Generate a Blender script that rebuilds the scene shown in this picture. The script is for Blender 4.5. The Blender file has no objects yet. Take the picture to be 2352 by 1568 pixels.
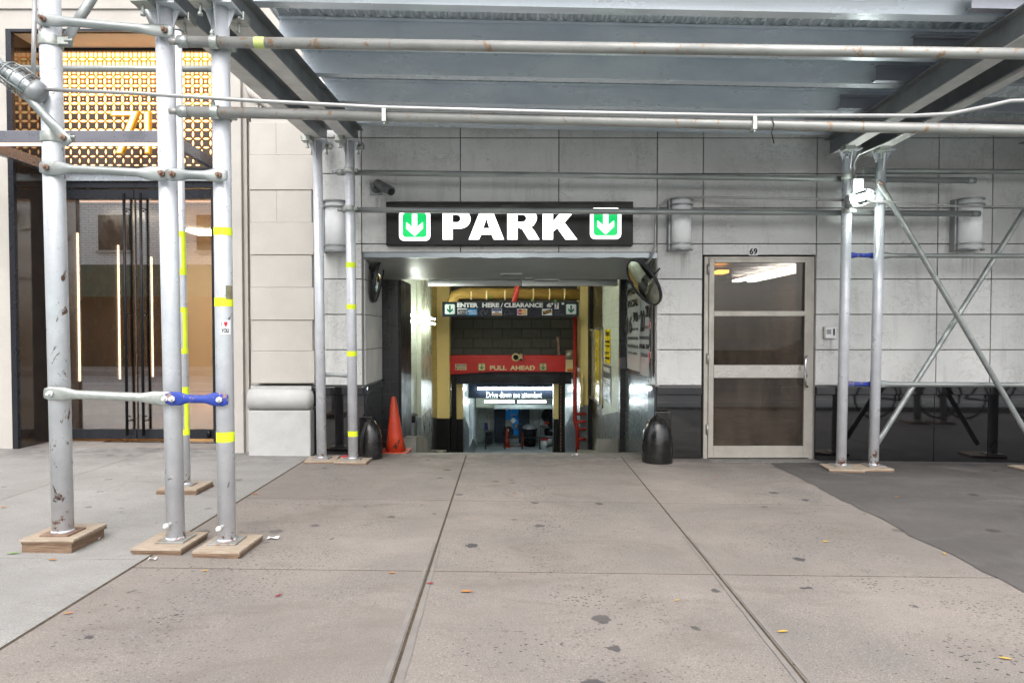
import bpy, math, random
from mathutils import Vector, Matrix
random.seed(7)
S = bpy.context.scene
COL = S.collection
R = math.radians

# ------------------------------------------------------------------ camera, world, sun, exposure
PITCH = R(1.4); F = 1568.0; PY = 804.3; CAMZ = 1.3
cam = bpy.data.cameras.new('camera'); camo = bpy.data.objects.new('camera', cam); COL.objects.link(camo)
cam.sensor_width = 36; cam.lens = 24; cam.shift_y = 20.3/2352; cam.clip_end = 500; cam.clip_start = 0.05
camo.location = (0, 0, CAMZ); camo.rotation_euler = (R(90)-PITCH, 0, 0)
S.camera = camo
w = bpy.data.worlds.new('World'); S.world = w; w.use_nodes = True
nt = w.node_tree; bg = nt.nodes['Background']
sky = nt.nodes.new('ShaderNodeTexSky'); sky.sky_type = 'NISHITA'; sky.sun_disc = False
SUN_EL, SUN_AZ = R(48), R(187)
sky.sun_elevation = SUN_EL; sky.sun_rotation = SUN_AZ; sky.air_density = 1.0; sky.dust_density = 4.0; sky.ozone_density = 1.0
hs = nt.nodes.new('ShaderNodeHueSaturation'); hs.inputs['Saturation'].default_value = 0.22   # overcast: nearly colourless sky
nt.links.new(sky.outputs[0], hs.inputs['Color']); nt.links.new(hs.outputs[0], bg.inputs[0])
bg.inputs[1].default_value = 0.15
sl = bpy.data.lights.new('sun', 'SUN'); sl.energy = 0.55; sl.angle = R(110); sl.color = (1, .97, .92)
so = bpy.data.objects.new('sun', sl); COL.objects.link(so)
sd = Vector((math.sin(SUN_AZ)*math.cos(SUN_EL), math.cos(SUN_AZ)*math.cos(SUN_EL), math.sin(SUN_EL)))
so.rotation_euler = sd.to_track_quat('Z', 'Y').to_euler(); so.location = (0, -5, 20)
S.view_settings.view_transform = 'Standard'; S.view_settings.look = 'None'
S.view_settings.exposure = 1.4; S.view_settings.gamma = 1
EM = 1.0

def W(x, y, Y):
    cx = (x-1176)/F; cy = (PY-y)/F
    d = Vector((cx, math.cos(PITCH)+cy*math.sin(PITCH), cy*math.cos(PITCH)-math.sin(PITCH)))
    k = Y/d.y
    return Vector((d.x*k, Y, CAMZ+d.z*k))
def wx(x, Y, y=766): return W(x, y, Y).x
def wz(y, Y, x=1176): return W(x, y, Y).z
def G(X, Y=5): return -0.012*X

# ------------------------------------------------------------------ mesh builder
class MB:
    def __init__(s, M=None): s.v=[]; s.f=[]; s.s=[]; s.t=[]; s.M=M; s.tone=.5
    def _a(s, vs, fs, sm=False):
        o = len(s.v)
        for p in vs: s.v.append(tuple(s.M @ Vector(p)) if s.M else tuple(p))
        for i, f in enumerate(fs):
            s.f.append([o+k for k in f]); s.s.append(sm[i] if isinstance(sm, list) else sm); s.t.append(s.tone)
        return s
    def hexa(s, p):   # 8 points: bottom 4 ccw, top 4 ccw
        return s._a(p, [(3,2,1,0),(4,5,6,7),(0,1,5,4),(1,2,6,5),(2,3,7,6),(3,0,4,7)])
    def box(s, x0, x1, y0, y1, z0, z1):
        x0,x1=sorted((x0,x1)); y0,y1=sorted((y0,y1)); z0,z1=sorted((z0,z1))
        return s.hexa([(x0,y0,z0),(x1,y0,z0),(x1,y1,z0),(x0,y1,z0),(x0,y0,z1),(x1,y0,z1),(x1,y1,z1),(x0,y1,z1)])
    def bar(s, p0, p1, w, h, up=(0,0,1), off=0):
        p0=Vector(p0); p1=Vector(p1); d=(p1-p0).normalized(); a=d.cross(Vector(up)).normalized(); u=a.cross(d)
        a*=w/2; c=u*off; u=u*h/2
        return s.hexa([p0-a-u+c,p0+a-u+c,p1+a-u+c,p1-a-u+c,p0-a+u+c,p0+a+u+c,p1+a+u+c,p1-a+u+c])
    def cyl(s, p0, p1, r, n=20, r2=None, cap=True):
        return s.loft([(Vector(p0), r, r), (Vector(p1), r if r2 is None else r2, r if r2 is None else r2)], n=n, cap=cap)
    def loft(s, secs, n=16, up=(0,0,1), cap=True):   # secs: (centre, half along a, half along b)
        P=[q[0] for q in secs]; k=len(P); vs=[]; fs=[]; sm=[]
        pu=Vector(up)
        for i,(c,ra,rb) in enumerate(secs):
            d=(P[min(i+1,k-1)]-P[max(i-1,0)]).normalized()
            if abs(d.dot(pu))>.98: pu=Vector((1,0,0)) if abs(d.x)<.9 else Vector((0,1,0))
            b=d.cross(pu).normalized(); a=b.cross(d).normalized(); pu=a
            for j in range(n):
                t=2*math.pi*j/n; vs.append(c+a*(ra*math.cos(t))+b*(rb*math.sin(t)))
        for i in range(k-1):
            for j in range(n):
                fs.append((i*n+j,i*n+(j+1)%n,(i+1)*n+(j+1)%n,(i+1)*n+j)); sm.append(True)
        if cap: fs.append(tuple(range(n))[::-1]); fs.append(tuple((k-1)*n+j for j in range(n))); sm+= [False,False]
        return s._a(vs, fs, sm)
    def tube(s, pts, r, n=12): return s.loft([(Vector(p), r, r) for p in pts], n=n)
    def lathe(s, prof, c, n=32, axis=(0,0,1), cap=True):
        z=Vector(axis).normalized(); x=z.cross(Vector((0,1,0)) if abs(z.y)<.9 else Vector((1,0,0))).normalized(); y=z.cross(x)
        c=Vector(c); vs=[]; fs=[]; sm=[]
        for r,h in prof:
            for j in range(n):
                t=2*math.pi*j/n; vs.append(c+x*(r*math.cos(t))+y*(r*math.sin(t))+z*h)
        for i in range(len(prof)-1):
            for j in range(n): fs.append((i*n+j,i*n+(j+1)%n,(i+1)*n+(j+1)%n,(i+1)*n+j)); sm.append(True)
        if cap: fs.append(tuple(range(n))[::-1]); fs.append(tuple((len(prof)-1)*n+j for j in range(n))); sm+=[False,False]
        return s._a(vs, fs, sm)
    def poly(s, pts, vec):    # extruded polygon
        n=len(pts); v=Vector(vec); P=[Vector(p) for p in pts]
        return s._a(P+[p+v for p in P], [tuple(range(n))[::-1], tuple(range(n,2*n))]+[(i,(i+1)%n,n+(i+1)%n,n+i) for i in range(n)])
    def flat(s, pts2, y0, th=.003):     # polygon in local x,z plane, thickness toward -y
        return s.poly([(a, y0, b) for a,b in pts2], (0,-th,0))
    def rrect(s, x0, x1, z0, z1, r, y0, th=.003, n=5):
        pts=[]
        for cx,cz,a in ((x1-r,z1-r,0),(x0+r,z1-r,90),(x0+r,z0+r,180),(x1-r,z0+r,270)):
            for k in range(n+1):
                t=R(a+90*k/n); pts.append((cx+r*math.cos(t), cz+r*math.sin(t)))
        return s.flat(pts, y0, th)
    def build(s, name, mat, parent=None, bevel=0, seg=2):
        me=bpy.data.meshes.new(name); me.from_pydata(s.v, [], s.f)
        me.polygons.foreach_set('use_smooth', s.s)
        at=me.attributes.new('tone','FLOAT','FACE'); at.data.foreach_set('value', s.t)
        import bmesh
        bm=bmesh.new(); bm.from_mesh(me); bmesh.ops.recalc_face_normals(bm, faces=bm.faces); bm.to_mesh(me); bm.free()
        me.materials.append(mat); me.update()
        return link(name, me, parent, bevel, seg)
def link(name, me, parent=None, bevel=0, seg=2):
    o=bpy.data.objects.new(name, me); COL.objects.link(o)
    if bevel:
        b=o.modifiers.new('bevel','BEVEL'); b.width=bevel; b.segments=seg; b.limit_method='ANGLE'; b.angle_limit=R(40)
    if parent is not None: par(o, parent)
    return o
def wloc(o):
    M=Matrix.Identity(4)
    while o: M=(Matrix.Translation(o.location) if o.type=='EMPTY' else Matrix.Identity(4)) @ M; o=o.parent
    return M
def par(o, p):
    o.parent=p
    if p.type=='EMPTY': o.matrix_parent_inverse=Matrix.Translation(-p.location)
def thing(name, label, cat, loc, group=None):
    o=bpy.data.objects.new(name, None); COL.objects.link(o); o.location=loc; o.empty_display_size=.1
    o['label']=label; o['category']=cat
    if group: o['group']=group
    return o
def tag(o, label, cat, group=None, kind=None):
    o['label']=label; o['category']=cat
    if group: o['group']=group
    if kind: o['kind']=kind
    return o
def struct(o): o['kind']='structure'; return o

def text(name, body, x0, x1, z0, z1, y, mat, parent, M=None, bold=.02, th=.002, lines=1):
    cu=bpy.data.curves.new(name,'FONT'); cu.body=body; cu.size=1; cu.offset=bold; cu.extrude=.02; cu.resolution_u=3
    if lines>1: cu.align_x='CENTER'; cu.space_line=1.0
    to=bpy.data.objects.new('tmp', cu); COL.objects.link(to)
    dg=bpy.context.evaluated_depsgraph_get(); dg.update()
    me=bpy.data.meshes.new_from_object(to.evaluated_get(dg)); bpy.data.objects.remove(to); bpy.data.curves.remove(cu)
    xs=[v.co.x for v in me.vertices]; ys=[v.co.y for v in me.vertices]
    ax,bx,ay,by=min(xs),max(xs),min(ys),max(ys)
    for v in me.vertices:
        p=Vector((x0+(v.co.x-ax)/(bx-ax)*(x1-x0), y-th*(v.co.z/.04+.5), z0+(v.co.y-ay)/(by-ay)*(z1-z0)))
        v.co=(M@p) if M else p
    me.name=name; me.materials.clear(); me.materials.append(mat)
    return link(name, me, parent)

# ------------------------------------------------------------------ materials
class NB:
    def __init__(s, name):
        s.m=bpy.data.materials.new(name); s.m.use_nodes=True; s.nt=s.m.node_tree; s.N=s.nt.nodes; s.L=s.nt.links
        s.b=s.N['Principled BSDF']
    def n(s, t, **k):
        x=s.N.new('ShaderNode'+t)
        for a,v in k.items(): setattr(x,a,v)
        return x
    def coord(s, sc=(1,1,1), rot=(0,0,0)):
        tc=s.n('TexCoord'); mp=s.n('Mapping'); mp.inputs['Scale'].default_value=sc; mp.inputs['Rotation'].default_value=rot
        s.L.new(tc.outputs['Object'], mp.inputs[0]); return mp.outputs[0]
    def noise(s, scale, co=None, detail=6, rough=.6, dist=0):
        x=s.n('TexNoise'); x.inputs['Scale'].default_value=scale; x.inputs['Detail'].default_value=detail
        x.inputs['Roughness'].default_value=rough; x.inputs['Distortion'].default_value=dist
        s.L.new(co if co is not None else s.coord(), x.inputs['Vector']); return x.outputs['Fac']
    def ramp(s, f, a, b, va=0, vb=1):
        x=s.n('MapRange'); x.clamp=True
        for i,v in zip((1,2,3,4),(a,b,va,vb)): x.inputs[i].default_value=v
        s.L.new(f, x.inputs[0]); return x.outputs[0]
    def mix(s, f, a, b, mode='MIX'):
        x=s.n('Mix', data_type='RGBA', blend_type=mode)
        for i,v in ((0,f),(6,a),(7,b)):
            if isinstance(v,(int,float)): x.inputs[i].default_value=v
            elif isinstance(v,tuple): x.inputs[i].default_value=(*v[:3],1)
            else: s.L.new(v, x.inputs[i])
        return x.outputs[2]
    def math(s, op, a, b=0):
        x=s.n('Math', operation=op)
        for i,v in ((0,a),(1,b)):
            if isinstance(v,(int,float)): x.inputs[i].default_value=v
            else: s.L.new(v, x.inputs[i])
        return x.outputs[0]
    def col(s, c):
        if isinstance(c,tuple): s.b.inputs['Base Color'].default_value=(*c,1)
        else: s.L.new(c, s.b.inputs['Base Color'])
    def bump(s, h, st=.3, dist=.01, prev=None):
        x=s.n('Bump'); x.inputs['Strength'].default_value=st; x.inputs['Distance'].default_value=dist
        s.L.new(h, x.inputs['Height']); 
        if prev is not None: s.L.new(prev, x.inputs['Normal'])
        s.L.new(x.outputs[0], s.b.inputs['Normal']); return x.outputs[0]
    def set(s, rough=.5, metal=0, spec=None):
        if isinstance(rough,(int,float)): s.b.inputs['Roughness'].default_value=rough
        else: s.L.new(rough, s.b.inputs['Roughness'])
        s.b.inputs['Metallic'].default_value=metal
        if spec is not None: s.b.inputs['Specular IOR Level'].default_value=spec
        return s

def basic(name, c1, c2=None, scale=6, rough=.5, metal=0, bump=.1, spots=None, sc=(1,1,1), spec=None, bscale=60, rvar=.12, grime=None, foot=None):
    """c1..c2 mixed by noise; spots=(colour, threshold, scale): chips, rust or dirt with an outline of their own"""
    b=NB(name); co=b.coord(sc)
    c2=c2 or tuple(v*.8 for v in c1)
    if spec is None and max(c1)<.07: spec=.2
    if spec is None and metal<.1: spec=.3
    n1=b.noise(scale, co); c=b.mix(b.ramp(n1,.35,.65), c1, c2)
    n2=b.noise(bscale, None, 4)
    c=b.mix(b.ramp(n2,.3,.7,0,.12), c, tuple(v*.5 for v in c1))
    if grime: c=b.mix(b.ramp(b.noise(grime[2], b.coord((1,1,.25)),8,.7,.3),grime[1],grime[1]+.14,0,.75), c, grime[0])
    if spots:
        n3=b.noise(spots[2], b.coord((1,1,.6)), 8, .75, .5); c=b.mix(b.ramp(n3,spots[1],spots[1]+.03), c, spots[0])
    if foot:
        sz=b.n('SeparateXYZ'); b.L.new(b.coord(), sz.inputs[0]); n4=b.noise(22,b.coord((1,1,.7)),8,.75,.6)
        c=b.mix(b.ramp(b.math('ADD', n4, b.ramp(sz.outputs['Z'],.04,foot,.10,-.16)),.60,.64), c, (.20,.085,.035))
        n5=b.noise(9,b.coord((1,1,.3)),8,.8,1); c=b.mix(b.ramp(n5,.62,.66,0,.55), c, (.30,.31,.33))
    b.col(c); b.set(b.ramp(n1,.3,.7,max(.02,rough-rvar),rough+rvar), metal, spec)
    if bump: b.bump(n2, bump, .004)
    return b.m
def emit(name, c, st):
    b=NB(name); b.b.inputs['Base Color'].default_value=(*c,1)
    b.b.inputs['Emission Color'].default_value=(*c,1); b.b.inputs['Emission Strength'].default_value=st*EM; return b.m
def bricks(name, c1, c2, mortar, bw, bh, axis='X', rough=.35, ms=.012, bump=.6, zlow=None, low=None, off=.5, wet=None):
    """painted masonry; axis = horizontal axis of the wall; below the sloping line zlow=(z at Y=0, slope) the paint is low"""
    b=NB(name); tc=b.n('TexCoord'); sp=b.n('SeparateXYZ'); cb=b.n('CombineXYZ'); b.L.new(tc.outputs['Object'], sp.inputs[0])
    b.L.new(sp.outputs[axis], cb.inputs[0]); b.L.new(sp.outputs['Z'], cb.inputs[1])
    br=b.n('TexBrick'); br.offset=off; b.L.new(cb.outputs[0], br.inputs['Vector'])
    for k,v in (('Scale',1),('Mortar Size',ms),('Mortar Smooth',.3),('Bias',0),('Brick Width',bw),('Row Height',bh)): br.inputs[k].default_value=v
    br.inputs['Color1'].default_value=(*c1,1); br.inputs['Color2'].default_value=(*c2,1); br.inputs['Mortar'].default_value=(*mortar,1)
    n=b.noise(9, None, 8, .7); c=b.mix(b.ramp(n,.35,.75,0,.3), br.outputs['Color'], tuple(v*.45 for v in c1))
    if zlow:
        e=b.math('ADD', b.math('MULTIPLY', sp.outputs['Y'], zlow[1]), zlow[0]); e=b.math('ADD', e, b.math('MULTIPLY', b.math('SUBTRACT', b.noise(2.5),.5), .05))
        f=b.math('LESS_THAN', sp.outputs['Z'], e)
        lc=b.mix(b.ramp(b.noise(5,None,8,.8),.45,.6), low, tuple(v*2.2+.02 for v in low)); c=b.mix(f, c, lc)
    b.col(c); b.set(b.ramp(n,.3,.7,rough-.1,rough+.15))
    p=b.bump(br.outputs['Fac'], bump, -.006); b.bump(b.noise(70,None,4), .08, .003, p)
    return b.m

def sidewalk_mat(name, base, base2, chip, chips=.5, gum=(.05,.05,.055), stain=(.2,.15,.12)):
    b=NB(name); at=b.n('Attribute'); at.attribute_name='tone'; tone=at.outputs['Fac']
    c=b.mix(b.ramp(b.noise(1.1,None,8,.65,.4),.35,.65), base, base2)
    c=b.mix(b.ramp(tone,0,1,0,.5), c, tuple(v*.8 for v in base2))
    # fine sand
    c=b.mix(b.ramp(b.noise(170,None,3,.7),.42,.6,0,.55), c, tuple(v*.42 for v in base))
    c=b.mix(b.ramp(b.noise(140,None,2,.5),.56,.66,0,.3), c, tuple(min(1,v*1.5+.035) for v in base))
    # dark stone chips, in drifts
    v=b.n('TexVoronoi', distance='MANHATTAN'); v.inputs['Scale'].default_value=46; v.inputs['Randomness'].default_value=1; b.L.new(b.coord((1,1.5,1)), v.inputs['Vector'])
    sp=b.n('SeparateColor'); b.L.new(v.outputs['Color'], sp.inputs[0])
    m=b.math('MULTIPLY', b.ramp(b.math('SUBTRACT',v.outputs['Distance'],b.math('MULTIPLY',sp.outputs[2],.48)),.05,.13,1,0), b.ramp(sp.outputs[0],.48,.56))
    d=b.ramp(b.noise(1.7,None,4,.6),.4,.6,.12,1)
    c=b.mix(b.math('MULTIPLY', b.math('MULTIPLY', m, d), chips), c, chip)
    # trodden gum spots
    for s,th,o in ((2.3,.45,0),(4.6,.66,3)):
        v=b.n('TexVoronoi'); v.inputs['Scale'].default_value=s; mp=b.coord(); ad=b.n('VectorMath',operation='ADD'); ad.inputs[1].default_value=(o,o*2,0)
        nz=b.n('TexNoise'); nz.inputs['Scale'].default_value=25; b.L.new(mp,nz.inputs['Vector']); sc=b.n('VectorMath',operation='SCALE'); sc.inputs['Scale'].default_value=.05
        b.L.new(nz.outputs['Color'],sc.inputs[0]); b.L.new(mp, ad.inputs[0]); a2=b.n('VectorMath',operation='ADD'); b.L.new(ad.outputs[0],a2.inputs[0]); b.L.new(sc.outputs[0],a2.inputs[1]); b.L.new(a2.outputs[0], v.inputs['Vector'])
        sp=b.n('SeparateColor'); b.L.new(v.outputs['Color'], sp.inputs[0])
        rad=b.math('MULTIPLY', sp.outputs[1], .046*s)
        m=b.math('MULTIPLY', b.ramp(b.math('SUBTRACT', v.outputs['Distance'], rad), 0, .022, 1, 0), b.ramp(sp.outputs[0],th,th+.01))
        c=b.mix(b.math('MULTIPLY',m,.8), c, gum)
    c=b.mix(b.ramp(b.noise(.9,b.coord((1,2.2,1)),9,.72,1.2),.52,.70,0,.6), c, stain)
    c=b.mix(b.ramp(b.noise(.45,b.coord((1,1.6,1)),7,.68,.8),.46,.62,0,.45), c, tuple(v*.62 for v in base))
    # street grime gathered along the foot of the walls, and hairline cracks
    sy=b.n('SeparateXYZ'); b.L.new(b.coord(), sy.inputs[0])
    c=b.mix(b.math('MULTIPLY', b.ramp(sy.outputs['Y'],6.2,7.2,0,.75), b.ramp(b.noise(3.2,None,8,.75),.36,.6)), c, tuple(v*.38 for v in base2))
    ck=b.math('ABSOLUTE', b.math('SUBTRACT', b.noise(.8,b.coord((1,1,1)),5,.6,1.5),.5)); c=b.mix(b.math('MULTIPLY', b.ramp(ck,0,.0022,.7,0), b.ramp(b.noise(.6),.5,.54)), c, tuple(v*.3 for v in base))
    b.col(c); b.set(b.ramp(b.noise(3),.3,.7,.62,.85), 0, .35)
    p=b.bump(b.noise(180,None,3,.7), .35, .003); b.bump(b.noise(8,None,6), .15, .01, p)
    return b.m

def limestone():
    b=NB('limestone'); at=b.n('Attribute'); at.attribute_name='tone'
    c=b.mix(at.outputs['Fac'], (.54,.54,.53), (.65,.65,.64))
    c=b.mix(b.ramp(b.noise(1.5,None,8,.7,.5),.35,.7,0,.4), c, (.42,.42,.415))
    # veins
    n=b.noise(5,b.coord((1,1,1.6)),9,.72,1.6); ve=b.math('ABSOLUTE', b.math('SUBTRACT', n,.5)); c=b.mix(b.math('MULTIPLY',b.ramp(ve,0,.018,1,0),b.ramp(b.noise(3.3),.44,.6,0,.8)), c, (.24,.235,.22))
    n=b.noise(14,b.coord((1,1,1)),8,.75,2.2); c=b.mix(b.ramp(n,.63,.655,0,.7), c, (.2,.19,.18))
    n=b.noise(11,b.coord((1,1,.12)),6,.7); c=b.mix(b.math('MULTIPLY',b.ramp(n,.52,.72,0,.5),b.ramp(b.noise(.8),.4,.55)), c, (.3,.3,.29))
    sx=b.n('SeparateXYZ'); b.L.new(b.coord(), sx.inputs[0]); st=b.ramp(b.noise(26,b.coord((1,1,.05)),5,.6),.42,.62)
    for xc,wd,zt,ln in ((1.78,.11,2.15,.30),(4.80,.13,2.15,.34),(3.33,.06,1.24,.2),(-1.37,.07,2.72,.2),(-1.77,.12,2.12,.3)):
        m=b.math('MULTIPLY', b.ramp(b.math('ABSOLUTE', b.math('SUBTRACT', sx.outputs['X'], xc)), wd*.75, wd, 1, 0), b.math('MULTIPLY', b.ramp(sx.outputs['Z'], zt-ln, zt-.03, 0, 1), b.math('LESS_THAN', sx.outputs['Z'], zt)))
        c=b.mix(b.math('MULTIPLY', b.math('MULTIPLY', m, st), .7), c, (.22,.22,.22))
    b.col(c); b.set(b.ramp(b.noise(4),.3,.7,.35,.6),0,.4); b.bump(b.noise(60,None,5,.7), .12, .004); return b.m

def panel_lit(name, dark, rough=.3): return basic(name, dark, rough=rough, bump=.02)

M={}
M['post']=basic('silver_paint',(.66,.68,.72),(.56,.58,.62),7,.34,.25,.1,((.10,.055,.035),.64,20),rvar=.1,foot=.34)
M['post_rusty']=basic('worn_silver_paint',(.64,.66,.69),(.54,.56,.59),7,.36,.25,.15,((.12,.065,.045),.585,12),rvar=.1,foot=.6)
M['galv']=basic('galvanised_steel',(.36,.38,.37),(.24,.26,.26),11,.42,.5,.15,((.26,.18,.12),.64,14),sc=(.25,1,1))
M['galv_rust']=basic('stained_galvanised_steel',(.38,.375,.36),(.25,.25,.24),9,.5,.4,.2,((.27,.17,.10),.58,14),sc=(.3,1,1))
M['conduit']=basic('conduit_steel',(.40,.395,.39),(.32,.315,.315),8,.38,.35,.05)
M['clamp']=basic('cast_steel',(.46,.48,.45),(.33,.35,.33),20,.45,.6,.2,((.2,.13,.09),.7,25))
M['blue']=basic('chipped_blue_paint',(.025,.05,.34),(.03,.06,.27),10,.5,0,.2,((.24,.17,.14),.55,18))
M['rust']=basic('rusty_steel',(.28,.2,.15),(.18,.10,.07),14,.7,.3,.4)
M['beam']=basic('grey_primed_steel',(.26,.275,.285),(.19,.20,.21),4,.5,.3,.1)
M['flange_lit']=basic('lit_primed_steel',(.60,.585,.57),(.48,.475,.465),5,.5,.1,.15)  # beam steel lightened: light bounced up onto the bottom flanges is in the colour
M['joist']=basic('zinc_channel',(.84,.89,.95),(.60,.67,.75),2.6,.30,.25,.06,sc=(.35,1,1),rvar=.14,grime=((.62,.64,.66),.6,5))
M['lap']=basic('dark_zinc_channel',(.44,.45,.50),(.33,.34,.38),4,.42,.6,.1,((.3,.14,.09),.73,9),sc=(.3,1,1))
M['deck']=basic('corrugated_zinc',(.80,.84,.87),(.6,.64,.68),3,.3,.4,.05)
M['tape']=basic('yellow_tape',(.72,.86,.03),(.62,.78,.03),8,.45,0,.05)
M['tape_pale']=basic('faded_yellow_tape',(.55,.62,.2),(.5,.58,.2),8,.5,0,.05)
M['ply']=basic('plywood',(.40,.33,.26),(.30,.235,.175),12,.75,0,.4,sc=(1,6,1))
M['plyedge']=basic('plywood_edge',(.27,.18,.12),(.10,.065,.045),30,.85,0,.6,sc=(.3,.3,9))
M['lime']=limestone()
M['joint']=basic('dark_joint',(.20,.195,.19),rough=.8)
M['granite']=basic('polished_black_granite',(.0025,.0025,.003),(.005,.005,.006),40,.04,0,0,rvar=.015,spec=1.0)
M['granite_side']=basic('polished_granite_return',(.05,.055,.06),(.035,.04,.045),20,.08,0,0,rvar=.03,spec=.9)
M['cream']=basic('cream_stucco',(.46,.435,.40),(.42,.395,.365),3,.75,0,.15,bscale=120)
M['speckle']=basic('speckled_stone',(.47,.47,.46),(.41,.41,.40),5,.8,0,.5,((.24,.25,.26),.62,60),bscale=160)
M['darkframe']=basic('black_anodised_frame',(.035,.038,.045),(.028,.03,.036),6,.3,.4,.02)
M['handle']=basic('black_handle',(.02,.021,.024),rough=.35,metal=.5,bump=0)
M['marble']=basic('dark_brown_marble',(.028,.020,.016),(.04,.03,.022),6,.08,0,0,rvar=.03,spec=.9)
M['brass']=basic('bronze_mirror_soffit',(.85,.48,.04),(.75,.42,.035),5,.1,.95,0,rvar=.03)
M['screen']=basic('charcoal_screen',(.075,.055,.042),(.06,.045,.035),8,.35,.4,0)
M['amber']=emit('amber_glow',(1,.36,.03),.42)
M['warm']=emit('warm_white_glow',(1,.74,.36),.95)
M['goldface']=emit('lit_numeral',(1,.85,.55),1.2)
M['gold']=basic('gold_edge',(.65,.36,.02),rough=.3,metal=.3,bump=0)
M['led']=emit('led_strip',(1,.74,.46),2.6)
M['ledp']=emit('canopy_led',(1,.70,.55),.6)
M['canopy']=basic('brushed_canopy_steel',(.24,.24,.27),(.2,.2,.23),4,.3,.7,.03)
M['transom']=basic('pale_transom_metal',(.42,.46,.49),(.36,.40,.43),3,.3,.5,.02)
M['brownwall']=basic('brown_lobby_panel',(.15,.11,.085),(.11,.08,.06),3,.25,0,0)
M['lobbycream']=basic('lobby_cream_panel',(.74,.62,.44),(.70,.59,.42),2,.35,0,0)
M['wood']=basic('amber_lobby_floor',(.50,.26,.09),(.42,.2,.07),4,.15,0,0,rvar=.05)
M['lobbylight']=emit('lobby_ceiling_glow',(1,.88,.70),13)
M['lintel']=basic('galvanised_lintel',(.27,.30,.32),(.21,.235,.255),2.5,.33,.6,.04,sc=(.4,1,1))
M['soffit']=basic('grey_soffit_plaster',(.36,.38,.37),(.30,.32,.315),1.6,.4,0,.08,grime=((.12,.13,.13),.62,2.5))
M['signblack']=basic('charcoal_sign_face',(.013,.0125,.0125),(.018,.017,.017),5,.35,0,.05,((.3,.32,.34),.76,7))
M['signtrim']=basic('black_sign_frame',(.01,.01,.01),rough=.4,metal=.2,bump=0)
M['lit']=emit('backlit_white',(1,1,1),1.0)
M['litgreen']=emit('backlit_green',(.0,.48,.11),.42)
M['navy']=basic('navy_sign_face',(.012,.016,.03),rough=.35,bump=.02)
M['signwhite']=basic('white_vinyl',(.82,.84,.84),(.76,.79,.79),5,.4,0,0)
M['signgreen']=basic('green_vinyl',(.01,.2,.11),rough=.4,bump=0)
M['signgreen2']=basic('grass_green_vinyl',(.03,.22,.05),rough=.4,bump=0)
M['creamvinyl']=basic('cream_vinyl',(.72,.62,.36),(.68,.58,.34),5,.4,0,0)
M['red']=basic('red_painted_steel',(.62,.022,.016),(.52,.02,.015),2.5,.35,0,.06,((.12,.02,.02),.72,12))
M['redpipe']=basic('red_pipe_paint',(.36,.03,.02),(.28,.025,.02),5,.4,0,.05)
M['black']=basic('matt_black_paint',(.008,.008,.009),(.015,.015,.016),5,.45,0,.2)
M['shutter']=basic('dark_roll_shutter',(.035,.038,.045),(.025,.028,.032),5,.4,.3,.1)
M['brickblack']=bricks('black_painted_brick',(.007,.0075,.0085),(.010,.0105,.0115),(.03,.03,.032),.42,.145,'X',.3,.006,.5)
M['brickblackY']=bricks('black_painted_brick_side',(.007,.0075,.0085),(.010,.0105,.0115),(.02,.02,.022),.2,.07,'Y',.22,.006,.8)
M['brickgrey']=bricks('grey_glazed_brick',(.10,.115,.12),(.085,.10,.105),(.035,.04,.042),.2,.068,'Y',.16,.006,1.0)
M['blockdark']=bricks('dark_grey_block',(.060,.062,.055),(.045,.047,.042),(.012,.012,.011),.40,.20,'X',.6,.01,1.0)
M['blockwhite']=bricks('white_painted_block',(.50,.55,.48),(.47,.52,.46),(.4,.44,.38),.4,.2,'Y',.42,.008,.25,(1.63,-.148),(.06,.065,.065))
M['pilaster']=basic('white_gloss_pilaster',(.46,.49,.41),(.40,.42,.34),3,.3,0,.1,grime=((.35,.34,.25),.6,3))
M['greypaint']=basic('grey_gloss_paint',(.22,.235,.24),(.17,.185,.19),4,.3,0,.2,((.07,.06,.05),.62,7))
M['blockyellow']=bricks('yellow_painted_block',(.88,.74,.30),(.84,.70,.28),(.6,.48,.18),.4,.2,'Y',.42,.008,.25,(1.63,-.148),(.035,.035,.035))
M['yellowcol']=basic('yellow_gloss_column',(.90,.74,.32),(.86,.70,.3),3,.3,0,.12,((.2,.13,.06),.74,14))
M['brickbrown']=bricks('brown_black_brick',(.10,.08,.035),(.07,.055,.028),(.02,.018,.012),.3,.2,'Y',.32,.008,.4,(1.63,-.148),(.10,.105,.10))
M['tube']=emit('fluorescent_tube',(.85,.97,1),26)
M['tube_left']=emit('fluorescent_tube_near',(.95,1,.88),18)
M['tube_warm']=emit('warm_fluorescent_tube',(1,.92,.70),22)
M['ceilglow']=emit('stair_light',(1,1,1),5)
M['fixture']=basic('white_light_housing',(.30,.31,.31),(.26,.27,.27),5,.35,.2,0)
M['curb']=basic('worn_ramp_curb',(.26,.255,.22),(.17,.165,.14),4,.8,0,.4,((.05,.05,.045),.64,7))
M['ramp']=basic('ramp_concrete',(.17,.165,.15),(.12,.115,.105),3,.6,0,.3)
M['bfloor']=basic('basement_floor_paint',(.50,.54,.54),(.34,.38,.385),1.5,.22,0,.05)
M['bwhite']=bricks('basement_block',(.45,.50,.47),(.40,.45,.42),(.28,.3,.28),.4,.2,'X',.5,.01,.6)
M['bwall']=bricks('basement_side_block',(.62,.68,.64),(.58,.64,.6),(.45,.5,.46),.4,.2,'Y',.3,.008,.5,(4.3,-.29),(.05,.055,.06))
M['yellowpipe']=basic('yellow_wrapped_pipe',(.34,.22,.05),(.24,.15,.04),14,.6,0,.5,sc=(.4,1,1))
M['insul']=basic('white_pipe_wrap',(.6,.66,.64),(.48,.53,.52),9,.5,0,.4)
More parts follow.
